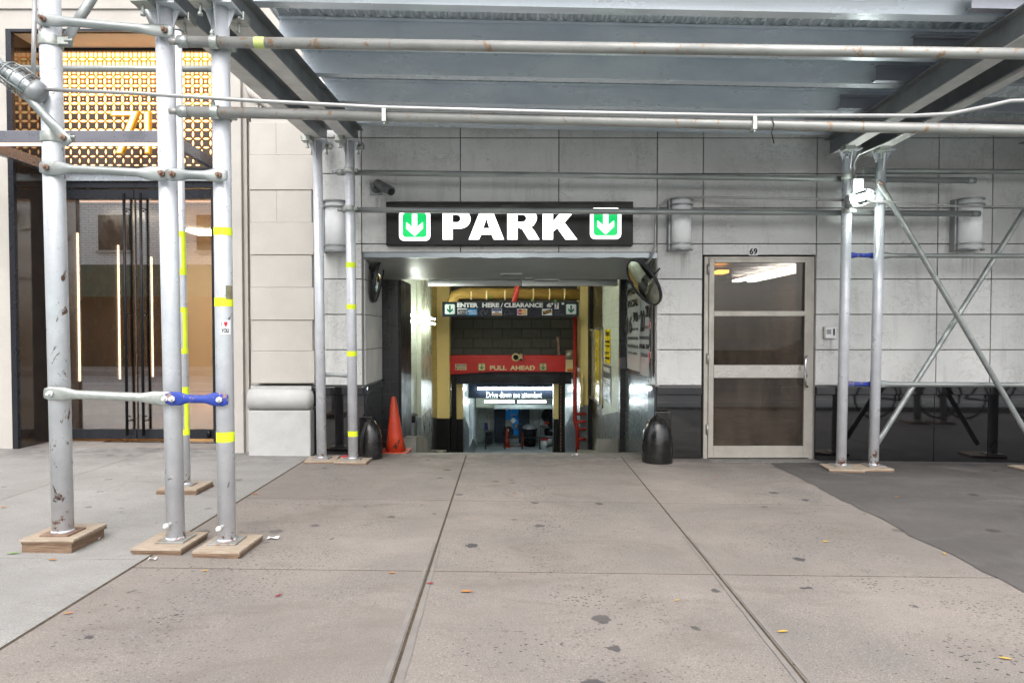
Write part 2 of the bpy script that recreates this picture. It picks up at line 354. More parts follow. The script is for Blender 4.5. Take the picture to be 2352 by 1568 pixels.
M['bluem']=basic('blue_machine_paint',(.01,.33,.95),(.01,.28,.85),4,.35,0,.03)
M['navydoor']=basic('navy_steel_door',(.02,.028,.042),(.016,.022,.034),4,.4,0,.03)
M['cone']=basic('dirty_orange_cone',(.46,.045,.014),(.36,.032,.012),4,.5,0,.1,((.07,.025,.018),.555,9),grime=((.12,.028,.018),.47,6))
M['bag']=basic('black_plastic',(.012,.012,.014),rough=.25,bump=.3)
M['bucket']=basic('white_plastic',(.65,.65,.63),rough=.4,bump=0)
M['iron']=basic('black_tarred_iron',(.005,.005,.0055),(.012,.011,.011),9,.22,0,.3,((.09,.03,.02),.66,7),bscale=38,spec=.5,grime=((.05,.045,.04),.62,3))
M['alu']=basic('worn_aluminium',(.37,.35,.315),(.30,.28,.25),5,.42,.45,.1,((.22,.17,.12),.70,12))
M['alu2']=basic('brushed_aluminium_plate',(.42,.40,.375),(.34,.325,.30),9,.33,.6,.1)
M['chrome']=basic('chrome',(.7,.7,.7),rough=.12,metal=1,bump=0)
M['mirror']=basic('mirror_face',(.85,.86,.85),(.83,.84,.83),5,.02,1,0,rvar=.005)
M['mframe']=basic('black_mirror_rim',(.03,.032,.034),rough=.35,bump=0)
M['opal']=basic('opal_acrylic',(.92,.93,.94),(.88,.90,.91),4,.25,0,0)
M['sconce']=basic('grey_enamel',(.30,.31,.32),rough=.4,metal=.3,bump=0)
M['camgrey']=basic('dark_grey_housing',(.11,.11,.115),(.09,.09,.095),8,.35,.2,.02)
M['white']=basic('white_paper',(.72,.73,.73),(.66,.67,.68),4,.4,0,0)
M['poster']=basic('glossy_white_poster',(.62,.66,.66),(.56,.60,.60),3,.12,0,.03,rvar=.03)
M['ink']=basic('black_ink',(.015,.014,.015),rough=.3,bump=0)
M['ink2']=basic('grey_ink',(.10,.10,.11),rough=.35,bump=0)
M['redink']=basic('red_vinyl',(.70,.04,.03),rough=.35,bump=0)
M['yellow']=basic('yellow_sign_face',(.80,.62,.01),(.74,.58,.01),4,.25,0,0)
M['picture']=basic('dark_framed_print',(.06,.065,.06),(.30,.27,.16),5,.15,0,0)
M['purple']=basic('oxblood_metal',(.025,.012,.012),rough=.3)
M['asphalt']=basic('asphalt',(.24,.24,.25),(.19,.19,.20),3,.85,0,.4,bscale=150)
M['lane']=basic('green_lane_paint',(.06,.30,.24),(.05,.25,.2),5,.7,0,.2)
M['roadpaint']=basic('road_paint',(.75,.75,.73),(.6,.6,.58),8,.7,0,.2)
M['kerb']=basic('granite_kerb',(.3,.3,.3),rough=.7)
M['walk']=sidewalk_mat('exposed_aggregate_concrete',(.30,.262,.235),(.20,.182,.168),(.03,.033,.036),.95,(.035,.035,.04),(.13,.105,.088))
M['walk_light']=sidewalk_mat('pale_smooth_concrete',(.345,.335,.32),(.26,.25,.238),(.2,.19,.185),.2,(.10,.095,.09),(.17,.158,.148))
M['walk_dark']=sidewalk_mat('dark_bitumen_concrete',(.150,.138,.130),(.078,.073,.070),(.025,.025,.025),.6,(.02,.02,.02),(.19,.178,.168))
M['mortar']=basic('grey_mortar',(.235,.212,.195),(.19,.174,.162),6,.85,0,.3,bscale=120)
M['dirt']=basic('joint_dirt',(.05,.042,.035),(.10,.075,.05),30,.95,0,.5)
M['tread']=basic('chequer_plate',(.2,.2,.2),(.14,.13,.12),30,.5,.5,1.0,bscale=90)
M['rubber']=basic('black_rubber',(.02,.02,.02),rough=.6)
M['whitebrick']=bricks('white_glazed_brick',(.85,.85,.86),(.80,.80,.81),(.35,.35,.36),.3,.1,'X',.5,.008,.3)
M['darkglass']=basic('dark_window_glass',(.02,.022,.025),rough=.08,bump=0)
M['hoard']=basic('green_hoarding_paint',(.04,.09,.075),(.03,.075,.06),3,.6,0,.1)
M['shade']=basic('dark_brown_shopfront',(.035,.025,.02),(.05,.035,.025),3,.5,0,0)
M['leaf']=basic('orange_leaf',(.42,.19,.05),(.34,.13,.04),20,.7,0,0)
M['leafy']=basic('yellow_leaf',(.50,.33,.06),(.42,.25,.05),20,.7,0,0)
M['leafg']=basic('green_leaf',(.16,.26,.09),(.2,.3,.12),20,.7,0,0)
M['leafr']=basic('red_leaf',(.25,.03,.04),(.2,.02,.03),20,.7,0,0)
M['amberlamp']=emit('amber_lamp',(1,.45,.08),5)
M['worklamp']=emit('lit_work_lamp',(.93,1,.93),75)
M['hedge']=basic('green_stickers',(.2,.5,.08),rough=.5,bump=0)
M['amexblue']=basic('card_blue',(.02,.25,.55),rough=.4,bump=0)
M['deepblue']=basic('card_navy',(.04,.06,.25),rough=.4,bump=0)
M['ochre']=basic('card_ochre',(.45,.25,.06),rough=.4,bump=0)
M['cardred']=basic('card_red',(.55,.02,.05),rough=.4,bump=0)
M['cardyellow']=basic('card_yellow',(.8,.45,.03),rough=.4,bump=0)
def glass(name, tint=(1,1,1), ior=1.5, extra=0.0, dirt=0.0):
    b=NB(name); b.N.remove(b.b); tr=b.n('BsdfTransparent'); tr.inputs[0].default_value=(*tint,1); gl=b.n('BsdfGlossy'); gl.inputs['Roughness'].default_value=.005
    fr=b.n('Fresnel'); fr.inputs[0].default_value=ior; f=b.math('ADD', fr.outputs[0], extra)
    mx=b.n('MixShader'); b.L.new(f,mx.inputs[0]); b.L.new(tr.outputs[0],mx.inputs[1]); b.L.new(gl.outputs[0],mx.inputs[2]); out=mx.outputs[0]
    if dirt:
        df=b.n('BsdfDiffuse'); df.inputs[0].default_value=(.42,.33,.26,1); m2=b.n('MixShader')
        n=b.noise(6,b.coord((1,1,.25)),8,.7); b.L.new(b.ramp(n,.35,.75,dirt*.5,dirt*2.4),m2.inputs[0]); b.L.new(out,m2.inputs[1]); b.L.new(df.outputs[0],m2.inputs[2]); out=m2.outputs[0]
    b.L.new(out, b.N['Material Output'].inputs[0]); return b.m
M['glass']=glass('lobby_glass',(.88,.88,.88),1.6,.30)
M['doorglass']=glass('dirty_wired_glass',(.5,.48,.45),1.45,0,.05)
M['lampglass']=glass('lamp_glass',(.9,.92,.93),1.6,.1)

# ================================================================== GROUND
FY=7.2
def slab(mb, xf0, xf1, y0, y1, gx0=.006, gx1=.006, gy=.006, ny=1):
    """one paving slab, its long edges given as functions x(Y); top follows the cross fall of the street"""
    mb.tone=random.random()
    y0+=gy; y1-=gy
    p=[(xf0(y0)+gx0,y0),(xf1(y0)-gx1,y0),(xf1(y1)-gx1,y1),(xf0(y1)+gx0,y1)]
    mb.hexa([(a,b,G(a)-.06) for a,b in p]+[(a,b,G(a)) for a,b in p])
cst=lambda v: (lambda y: v)
lin=lambda a,b: (lambda y: a+(b-a)*(y-2.3)/(7.2-2.3))      # x at Y=2.3, x at Y=7.2
J3=lin(-2.07,-2.085); J1=lin(-.445,-.487); J2=lin(1.105,1.168); J4=lin(2.66,2.68)
g=MB(); g._a([(-60,-60,-1.2*0-.5),(60,-60,-.5),(60,2.3,-.5),(-60,2.3,-.5)],[(0,1,2,3)])
struct(g.build('ground', M['dirt']))
g=MB(); g.hexa([(-14,2.25,.15-.5),(14,2.25,-.2-.5),(14,7.25,-.7),(-14,7.25,-.5),(-14,2.25,.168-.0015),(14,2.25,-.168-.0015),(14,7.25,-.168-.0015),(-14,7.25,.168-.0015)])
struct(g.build('sidewalk_bed', M['dirt']))
g=MB()
for a,b,ga,gb in ((J3,J1,.008,.007),(J1,J2,.007,.006),(J2,J4,.006,.008)):
    for y0,y1 in ((2.3,3.70),(3.70,5.28),(5.28,7.26)): slab(g,a,b,y0,y1,ga,gb,.006)
struct(g.build('sidewalk', M['walk'], bevel=.0015))
g=MB()
XL=[-14,-12,-9.6,-7.6,-5.65,-3.86]
for i in range(len(XL)):
    a=cst(XL[i]); b=cst(XL[i+1]) if i+1<len(XL) else J3
    for y0,y1 in ((2.3,3.83),(3.83,5.48),(5.48,7.46)):
        if i==len(XL)-1 and y1>7.4: y1=7.4
        slab(g,a,b,y0,y1,.003,.003 if i+1<len(XL) else .012,.003)
struct(g.build('pale_sidewalk', M['walk_light'], bevel=.0015))
g=MB()
XR=[4.35,6.1,7.9,10,14]
for i in range(len(XR)):
    a=J4 if i==0 else cst(XR[i-1]); b=cst(XR[i])
    for y0,y1 in ((2.3,3.75),(3.75,5.5),(5.5,7.26)): slab(g,a,b,y0,y1,.014 if i==0 else .001,.001,.001)
for k in range(36):      # the bitumen skin laps raggedly over the neighbouring slab
    ya,yb_=2.31+k*.135,2.31+(k+1)*.135
    if k%2==0 or True:
        f_=lambda y: J4(y)-.012-.022*abs(math.sin(y*5.3)+.6*math.sin(y*13.7))-.01*math.sin(y*41)
        p=[(f_(ya),ya),(J4(ya)+.12,ya),(J4(yb_)+.12,yb_),(f_(yb_),yb_)]; g.tone=.5
        g._a([(x,y,G(x)+.004) for x,y in p],[(0,1,2,3)])
struct(g.build('dark_sidewalk', M['walk_dark'], bevel=.002))
# mortar bands beside the two wide joints
g=MB()
def band(xf, w0, w1, y0, y1):
    n=14
    for i in range(n):
        a=y0+(y1-y0)*i/n; b=y0+(y1-y0)*(i+1)/n
        for s in (-1,1):
            wa=(w0+(w1-w0)*i/n)*(1+.05*math.sin(i*2.1+s)); wb=(w0+(w1-w0)*(i+1)/n)*(1+.05*math.sin((i+1)*2.1+s))
            p=[(xf(a)+s*.012,a),(xf(a)+s*wa,a),(xf(b)+s*wb,b),(xf(b)+s*.012,b)]
            if s<0: p=p[::-1]
            g._a([(x,y,G(x)+.0035) for x,y in p],[(0,1,2,3)])
band(J1,.048,.024,2.31,4.2); band(J2,.038,.02,2.31,4.4)
struct(g.build('sidewalk_joint', M['mortar']))
# kerb, bike lane and road behind the camera
g=MB(); g.box(-14,14,2.1,2.296,-.6,-.0); 
struct(g.build('kerb', M['kerb']))
g=MB(); g._a([(-60,-8,-.16),(60,-8,-.16),(60,2.1,-.16),(-60,2.1,-.16)],[(0,1,2,3)]); struct(g.build('road', M['asphalt']))
g=MB(); g._a([(-40,.55,-.155),(40,.55,-.155),(40,1.75,-.155),(-40,1.75,-.155)],[(0,1,2,3)]); struct(g.build('bike_lane', M['lane']))
g=MB()
for y in (-.1,-.9,-4.2):
    g._a([(-40,y,-.154),(40,y,-.154),(40,y+.13,-.154),(-40,y+.13,-.154)],[(0,1,2,3)])
for k in range(-8,12): g._a([(k*2.2,-.78,-.154),(k*2.2+.25,-.78,-.154),(k*2.2+1.2,-.1,-.154),(k*2.2+.95,-.1,-.154)],[(0,1,2,3)])
struct(g.build('road_marking', M['roadpaint']))
g=MB(); g.box(-60,60,-11.5,-8,-.5,0); struct(g.build('far_sidewalk', M['walk_light']))

# ================================================================== GARAGE BUILDING
gb=thing('garage_building','grey limestone garage front with black granite base, ramp opening and aluminium door','building',(0,FY,0))
OX0,OX1=wx(837,FY),wx(1508,FY); OZ=wz(592,FY); OZL=wz(580,FY)
DX0,DX1=wx(1613,FY),wx(1872,FY); DZ=wz(586,FY)
rows=[885,803,722,641,560,478,399,317,236,155,74,-7,-88]
rz=[wz(r,FY) for r in rows]
cols=[717,832,1058,1283,1508,1613,1873,2151,2275,2400,2560,2720,2880,3100]
cx_=[wx(c,FY) for c in cols]
tl=MB(); gap=.010
def tile(x0,x1,z0,z1):
    tl.tone=random.random(); tl.box(x0+gap/2,x1-gap/2,FY,FY+.04,z0+gap/2,z1-gap/2)
for i in range(len(cols)-1):
    for j in range(len(rows)-1):
        x0,x1,z0,z1=cx_[i],cx_[i+1],rz[j],rz[j+1]
        if 1<=i<=3:
            if z1<=OZL+.02: continue
            z0=max(z0,OZL)
        if i==5:
            if z1<=DZ+.01: continue
            if z0<DZ: z0=DZ
        if rows[j]==560 and 1<=i<=3: pass
        tile(x0,x1,z0,z1)
# narrow strip under the sign
tl.build('wall', M['lime'], gb, bevel=.003)
bk=MB()
bk.box(cx_[0],OX0-.06,FY+.03,FY+.5,G(0)-.4,5.6); bk.box(OX1+.06,DX0,FY+.03,FY+.5,-.4,5.6); bk.box(OX0-.058,OX1+.058,FY+.03,FY+.5,OZL+.006,5.6)
bk.box(DX1,cx_[-1],FY+.03,FY+.5,-.5,5.6); bk.box(DX0,DX1,FY+.03,FY+.5,DZ+.01,5.6)
bk.build('backing_wall', M['joint'], gb)
# granite base: cap ledge + panels
gz0,gz1=wz(905,FY),wz(888,FY)
def gran(xs, y=FY):
    for a,b in zip(xs[:-1],xs[1:]):
        cp=MB(); pn=MB()
        cp.box(a+.003,b-.003,y-.035,y+.03,gz0,gz1); pn.box(a+.003,b-.003,y-.005,y+.03,-.35,gz0-.006)
        cp.build('granite_ledge', M['granite'], gb, bevel=.003); pn.build('granite_base', M['granite'], gb, bevel=.002)
gran([wx(720,FY),wx(837,FY)]); gran([OX1+.0,DX0-.005]); gran([DX1+.01]+[wx(c,FY) for c in (2148,2272,2420,2570,2800,3100)])
# galvanised lintel with a slightly crumpled lower edge
li=MB(); n=40
for i in range(n):
    a=OX0+(OX1-OX0)*i/n; b=OX0+(OX1-OX0)*(i+1)/n; da=.004*math.sin(i*1.7)+.003*math.sin(i*.6); db=.004*math.sin((i+1)*1.7)+.003*math.sin((i+1)*.6)
    li.hexa([(a,FY-.012,OZ+da),(b,FY-.012,OZ+db),(b,FY+.03,OZ+db),(a,FY+.03,OZ+da),(a,FY-.012,OZL-.003),(b,FY-.012,OZL-.003),(b,FY+.03,OZL-.003),(a,FY+.03,OZL-.003)])
li.build('lintel', M['lintel'], gb)
# soffit of the opening
Y1,Z1=8.2,wz(641,8.2); Y2,Z2=9.3,wz(642,9.3)
so_=MB()
so_._a([(OX0,FY,OZ+.003),(OX1,FY,OZ+.003),(OX1+.05,Y1,Z1),(OX0,Y1,Z1),(OX1+.05,Y2,Z2),(OX0,Y2,Z2),(OX0,Y2,3.2),(OX1+.05,Y2,3.2),(OX0,FY+.031,3.2),(OX1+.05,FY+.031,3.2)],
       [(0,1,2,3),(3,2,4,5),(5,4,7,6),(6,7,9,8)])
so_.build('soffit', M['soffit'], gb)
# left return: three limestone tiles, ledge and granite, then the black brick pier
rt=MB()
for j in range(4):
    z0,z1=wz(rows[j],FY),wz(rows[j+1],FY)
    if z1>OZ: z1=OZ
    rt.tone=random.random(); rt.box(OX0-.05,OX0,FY+.042,Y1-.02,z0+.004,z1-.004)
rt.tone=.4; rt.box(OX0-.05,OX0,FY+.042,Y1-.02,rz[3]+.004,OZ-.004) if False else None
rt.build('reveal_tile', M['lime'], gb, bevel=.002)
e=MB(); e.box(OX0-.06,OX0-.01,FY+.03,Y1,-.4,3); e.build('reveal_backing', M['joint'], gb)
e=MB(); e.box(OX0-.04,OX0+.02,FY+.031,Y1-.02,gz0,gz1); e.box(OX0-.04,OX0,FY+.031,Y1-.02,-.35,gz0-.004)
e.build('granite_return', M['granite_side'], gb)
PX=wx(915,8.2)
e=MB(); e.box(OX0-.05,PX,Y1,Y1+.25,-.6,Z1-.003); e.build('brick_pier', M['brickblack'], gb)
e=MB(); e.box(PX+.002,PX+.035,Y1+.002,Y1+.8,-.6,Z1-.005); e.build('pier_edge', M['black'], gb)
# right side wall: grey glazed brick
e=MB(); e.box(OX1,OX1+.25,FY+.36,Y2-.12,-.6,2.15); e.build('brick_side_wall', M['brickgrey'], gb)
e=MB(); e.box(OX1-.002,OX1+.05,FY+.042,FY+.352,gz1+.004,OZ); e.build('reveal_panel', M['alu2'], gb)
e=MB(); e.box(OX1-.04,OX1+.03,FY+.031,FY+.36,gz0,gz1); e.box(OX1-.015,OX1+.05,FY+.031,FY+.358,-.35,gz0-.004); e.build('granite_return', M['granite_side'], gb)
e=MB(); xp=wx(1422,Y2); e.box(xp,OX1+.3,Y2-.1,Y2+.02,-.8,Z2-.004); e.build('black_pier', M['brickblack'], gb)
# --- tunnel
def strip(mb, X, segs, flip=False):
    pass
XLf,XRt=-1.50,1.53
e=MB(); e.box(XLf-.2,XLf,Y1+.26,12.2,-1.6,2.6); e.build('tunnel_wall', M['blockwhite'], gb)
e=MB(); e.box(XLf,XLf+.07,10.75,12.15,-.02,2.4); e.build('pilaster', M['pilaster'], gb, bevel=.01)
e=MB(); e.box(XLf,XLf+.075,10.75,12.15,-1.4,-.024); e.build('pilaster_base', M['greypaint'], gb, bevel=.01)
e=MB(); e.box(XLf-.2,XLf-.01,12.2,14.0,-2,2.6); e.build('tunnel_wall', M['blockyellow'], gb)
cxl=wx(1034,13.9)
e=MB(); e.box(XLf-.1,cxl,13.75,14.3,wz(960,13.8),2.6); e.build('column', M['yellowcol'], gb, bevel=.012)
e=MB(); e.box(XLf-.1,cxl+.002,13.748,14.3,-2.2,wz(960,13.8)-.003); e.build('column_base', M['black'], gb, bevel=.012)
e=MB(); e.box(XRt,XRt+.2,Y2+.02,11.55,-1.5,2.6); e.build('tunnel_wall', M['blockwhite'], gb)
e=MB(); e.box(XRt+.03,XRt+.2,11.55,14.0,-2,2.6); e.build('tunnel_wall', M['brickbrown'], gb)
xa,xb=wx(1333,13.4),wx(1351,13.4)
e=MB(); e.box(xa,xb,13.4,14.2,wz(930,13.4),2.6); e.build('column', M['yellowcol'], gb, bevel=.01)
e=MB(); e.box(xb+.002,XRt+.1,13.2,13.7,-2,2.6); e.build('black_column', M['black'], gb, bevel=.01)
e=MB(); e.box(xa,xb,13.4,14.2,-2.1,wz(930,13.4)-.003); e.build('column_base', M['greypaint'], gb, bevel=.01)
# ceiling of the ramp, dark block wall above the red beam
e=MB(); e.box(-1.8,1.8,Y2+.02,14.6,2.45,2.6); e.build('tunnel_ceiling', M['soffit'], gb)
e=MB(); e.box(-1.5,1.6,14.12,14.4,.6,2.45); e.build('block_wall', M['blockdark'], gb)
# roller shutter and jambs under it
sx0,sx1=wx(1034,14.1),wx(1318,14.1); zs1=wz(858,14.0); zs0=wz(881,14.1)
e=MB(); nn_=9
for i in range(nn_):
    z=zs0+(zs1-zs0+.05)*i/nn_; e.box(sx0+.02,sx1-.05,14.05+.01*(i%2),14.2,z,z+(zs1-zs0+.05)/nn_-.003)
e.build('roller_shutter', M['shutter'], gb)
e=MB(); e.box(wx(1036,14.0),wx(1047,14.0),14.0,14.12,-2,zs1-.001); e.build('shutter_track', M['black'], gb, bevel=.006); e=MB(); e.box(wx(1284,14.0),wx(1298,14.0),14.0,14.12,-2,zs1-.001); e.build('shutter_track', M['black'], gb, bevel=.006)
for xx0,xx1 in ((1047,1063),(1272,1284)):
    e=MB(); e.box(wx(xx0,14.3),wx(xx1,14.3),14.3,14.7,wz(962,14.3),zs0+.15); e.build('jamb', M['yellowcol'], gb, bevel=.006)
    e=MB(); e.box(wx(xx0,14.3),wx(xx1,14.3),14.299,14.7,-2.2,wz(962,14.3)-.002); e.build('jamb_base', M['black'], gb, bevel=.006)
# lower tunnel
e=MB(); e.box(-1.5,-1.25,14.7,19.5,-3,.4); e.box(-1.5,-1.25,19.5,25.2,-3,-.4); e.build('tunnel_wall', M['bwall'], gb)
e=MB(); e.box(1.52,1.7,14.7,19.5,-3,.4); e.box(1.72,1.9,19.5,25.2,-3,-.4); e.build('tunnel_wall', M['bwall'], gb)
e=MB(); e.box(wx(1274,23),wx(1285,23),22.8,23.2,-2.7,-.4); e.build('white_post', M['pilaster'], gb)
e=MB(); e.box(-1.5,1.9,14.4,19.6,.35,.5); e.box(-1.5,1.9,19.8,25.2,-.5,-.4); e.build('tunnel_ceiling', M['soffit'], gb)
bz0,bz1=wz(914,19.5),wz(878,19.5)
e=MB(); e.box(-1.5,1.9,19.5,19.8,bz0,.36); bm_=e.build('header_beam', M['navydoor'], gb, bevel=.01)
text('lettering','Drive down see attendant',wx(1117,19.5),wx(1245,19.5),wz(913.5,19.5),wz(899.5,19.5),19.497,M['signwhite'],bm_,bold=.012)
e=MB(); e.box(-1.6,1.95,25.0,25.2,-3,-.4); e.build('back_wall', M['bwhite'], gb)
e=MB(); e.box(wx(1098,24.5),wx(1147,24.5),22.9,23.4,wz(935,23),-.5); e.build('bulkhead', M['pilaster'], gb)
# curbs that step down beside the ramp
def rampz(Y):
    P=[(7.2,0),(7.45,-.005),(8.2,-.13),(9.2,-.36),(18.2,-2.5),(19.6,-2.66),(26,-2.66)]
    for (a,b),(c,d) in zip(P[:-1],P[1:]):
        if Y<=c: return b+(d-b)*(Y-a)/(c-a)
    return -2.66
for X0,X1,Ya,Yb,nm in ((XLf,XLf+.30,8.35,14.6,0),(XRt-.34,XRt,9.35,14.6,1)):
    e=MB(); n=26
    for i in range(n):
        a=Ya+(Yb-Ya)*i/n; b=Ya+(Yb-Ya)*(i+1)/n
        wv=lambda y: .05*math.sin(y*2.3)+.02*math.sin(y*7.1)
        ha=rampz(a)+.21+.05*math.sin(a*2.2)+.02*math.sin(a*6); hb=rampz(b)+.21+.05*math.sin(b*2.2)+.02*math.sin(b*6)
        xa0,xa1=(X0,X1+wv(a)) if nm==0 else (X0-wv(a),X1); xb0,xb1=(X0,X1+wv(b)) if nm==0 else (X0-wv(b),X1)
        e.hexa([(xa0,a,-3),(xa1,a,-3),(xb1,b,-3),(xb0,b,-3),(xa0,a,ha),(xa1,a,ha),(xb1,b,hb),(xb0,b,hb)])
    e.build('ramp_curb', M['curb'], gb)
e=MB()
for (a,b) in ((7.264,7.45),(7.45,8.2),(8.2,9.2),(9.2,18.2)):
    za,zb=rampz(a),rampz(b); sl_=-.012 if a<7.5 else 0
    e._a([(-1.6,a,za-1.6*sl_*1-.001 if a<7.3 else za),(1.7,a,za+1.7*sl_ if a<7.3 else za),(1.7,b,zb),(-1.6,b,zb)],[(0,1,2,3)])
struct(e.build('ramp', M['ramp']))
e=MB(); e._a([(-1.6,18.2,-2.5),(2,18.2,-2.5),(2,19.6,-2.66),(-1.6,19.6,-2.66),(-1.6,25.3,-2.66),(2,25.3,-2.66)],[(0,1,2,3),(3,2,5,4)])
struct(e.build('basement_floor', M['bfloor']))
e=MB(); e.lathe([(.0,0),(.18,0),(.18,.004),(0,.004)],(wx(1140,22),22.3,-2.658),n=20,cap=False); tag(e.build('floor_spill', M['bucket']),'pale paint spill on the dark basement floor','spill')

# --- door 69 as a part of the building
fd=FY+.02
e=MB()
fx0,fx1,fz1,fz0=wx(1617,fd),wx(1869,fd),wz(589,fd),wz(1056,fd)
fw=.045
e.box(fx0,fx0+fw,fd,fd+.11,fz0,fz1); e.box(fx1-fw,fx1,fd,fd+.11,fz0,fz1); e.box(fx0+fw,fx1-fw,fd,fd+.11,fz1-.03,fz1)
e.build('door_frame', M['alu'], gb, bevel=.003)
dd=FY+.005
d0,d1=wx(1628,dd),wx(1861,dd); dt,db=wz(594,dd),wz(1051,dd)
gx0,gx1=wx(1640,dd),wx(1848,dd)
zz=[wz(v,dd) for v in (603,714,726,838,868,1024)]
e=MB()
e.box(d0,gx0,dd,dd+.045,db,dt); e.box(gx1,d1,dd,dd+.045,db,dt)
e.box(gx0,gx1,dd,dd+.045,zz[0],dt); e.box(gx0,gx1,dd,dd+.045,zz[2],zz[1]); e.box(gx0,gx1,dd,dd+.045,zz[4],zz[3]); e.box(gx0,gx1,dd,dd+.045,db+.0,zz[5])
door=e.build('entrance_door', M['alu'], gb, bevel=.003)
door['label']='worn aluminium door with three dark wired glass panes'
for a,b in ((zz[1],zz[0]),(zz[3],zz[2]),(zz[5],zz[4])):
    e=MB(); e.box(gx0-.004,gx1+.004,dd+.018,dd+.024,a-.004,b+.004); e.build('pane', M['doorglass'], door)
e=MB(); e.box(gx0,gx1+.0,dd-.004,dd-.001,zz[4]+.006,zz[3]-.006); e.build('push_plate', M['alu2'], door)
e=MB(); hx=wx(1851,dd); z1_,z0_=wz(817,dd),wz(887,dd)
e.tube([(hx+.02,dd,z1_),(hx,dd-.05,z1_),(hx-.03,dd-.075,z1_-.02),(hx-.035,dd-.08,z1_-.08),(hx-.035,dd-.08,z0_+.08),(hx-.03,dd-.075,z0_+.02),(hx,dd-.05,z0_),(hx+.02,dd,z0_)],.011); e.build('handle', M['chrome'], door)
e=MB(); e.lathe([(.022,0),(.022,.012),(.012,.016)],(wx(1851,dd),dd,wz(861,dd)),axis=(0,-1,0)); e.build('lock', M['chrome'], door)
for v in (618,823,985):
    e=MB(); zc=wz(v,dd); e.cyl((d0-.008,dd-.006,zc-.055),(d0-.008,dd-.006,zc+.055),.012,10); e.build('hinge', M['alu2'], door)
e=MB()
for k in range(1,24):      # wire mesh inside the panes
    z=fz0+.1+k*.085
    if zz[5]<z<zz[4] or zz[3]<z<zz[2] or zz[1]<z<zz[0]: e.box(gx0,gx1,dd+.028,dd+.0293,z,z+.002)
e.build('wire', M['rust'], door)
e=MB(); e.rrect(wx(1718,FY),wx(1739,FY),wz(587,FY),wz(568,FY),.008,FY-.001,.003); hn=e.build('house_number_plate', M['white'], gb)
text('digits','69',wx(1719.5,FY),wx(1737.5,FY),wz(585,FY),wz(570,FY),FY-.006,M['ink'],hn,bold=.03)
# stairwell behind the door
e=MB(); sx_0,sx_1=fx0-.12,4.7
e.box(sx_0-.1,sx_0,fd+.4,13,-.3,2.6); e.box(sx_1,sx_1+.1,fd+.4,13,-.3,2.6); e.box(sx_0,sx_1,fd+.4,13,-.2,-.06); e.box(sx_0,sx_1,fd+.4,13,2.28,2.5)
e.build('stairwell', M['brownwall'], gb)
e=MB(); e.box(sx_0,sx_1,12.9,13,-.3,2.6); e.build('stairwell_wall', M['brickbrown'], gb)
e=MB(); e.box(3.86,3.98,9.2,12,2.2,2.24); e.box(4.12,4.24,9.6,12,2.2,2.24); e.build('stairwell_tube', M['ceilglow'], gb)
e=MB(); e.box(2.98,3.14,9.9,10.2,2.18,2.22); e.build('stairwell_lamp', M['amberlamp'], gb)
e=MB(); e.box(fx0+.05,fx1-.0,FY-.2,FY+.0,G(2.6)+.002,G(2.6)+.008); tag(e.build('tread_plate', M['tread']),'worn chequer steel plate under the aluminium door','plate')

# ================================================================== CREAM BUILDING
LY=7.32
cb=thing('apartment_building','cream building with rusticated corner blocks, lit gold screen and black glass doors','building',(-4,LY,0))
ex0,ex1=-5.33,wx(503,LY,500); ez=wz(75,LY)
xend=wx(717,FY)
e=MB(); e.box(-14,ex0,LY,LY+.6,-.3,5.6); e.box(ex0,ex1,LY,LY+.6,ez,5.6); e.box(ex1,xend-.0,LY+.0,LY+.6,-.3,5.6); e.build('wall', M['cream'], cb)
e=MB()   # pilaster mouldings beside the entrance
p=[(503,.0,.05),(524,.06,.0),(530,.03,.0)]
x0=wx(500,LY)
for a,b,d in ((500,508,.07),(508,516,.045),(516,536,.09),(536,541,.055),(541,566,.10),(566,575,.05)):
    e.box(wx(a,LY),wx(b,LY),LY-d,LY+.02,-.1,4.9)
e.build('pilaster', M['cream'], cb, bevel=.006)
e=MB(); BY=7.12; rb=[880,806,735,660,585,511,436,356,280]
for i in range(8):
    o=0 if i%2==0 else .010
    za,zb=wz(rb[i],BY),wz(rb[i+1],BY)
    for a,b in (((576,717),) if i not in (5,7) else ((576,637),(637,717))): e.box(wx(a,BY),wx(b,BY)-(.02 if i%2 else 0)+.02,BY+o,LY+.05,za+.0012,zb-.0012)
e.build('rusticated_block', M['cream'], cb, bevel=.005)
e=MB(); e.box(wx(576,BY),xend+.0,BY+.06,LY+.05,wz(880,BY),4.9); e.build('block_backing', M['cream'], cb)
e=MB(); zt,zbm=wz(893,BY),wz(941,BY); c=(zt+zbm)/2; r=(zt-zbm)/2
e.loft([(Vector((wx(572,BY),BY+.02,c)),r,r*.9),(Vector((wx(706,BY),BY+.02,c)),r,r*.9),(Vector((wx(714,BY),BY+.04,c)),r*.8,r*.6)],n=24)
e.box(wx(572,BY),xend,BY+.03,LY+.05,zbm,zt+.03); e.build('torus_moulding', M['speckle'], cb)
e=MB(); e.box(wx(568,7.08),wx(716,7.08)-.02,7.08,LY+.05,-.2,zbm-.002); e.build('pedestal', M['speckle'], cb, bevel=.012)
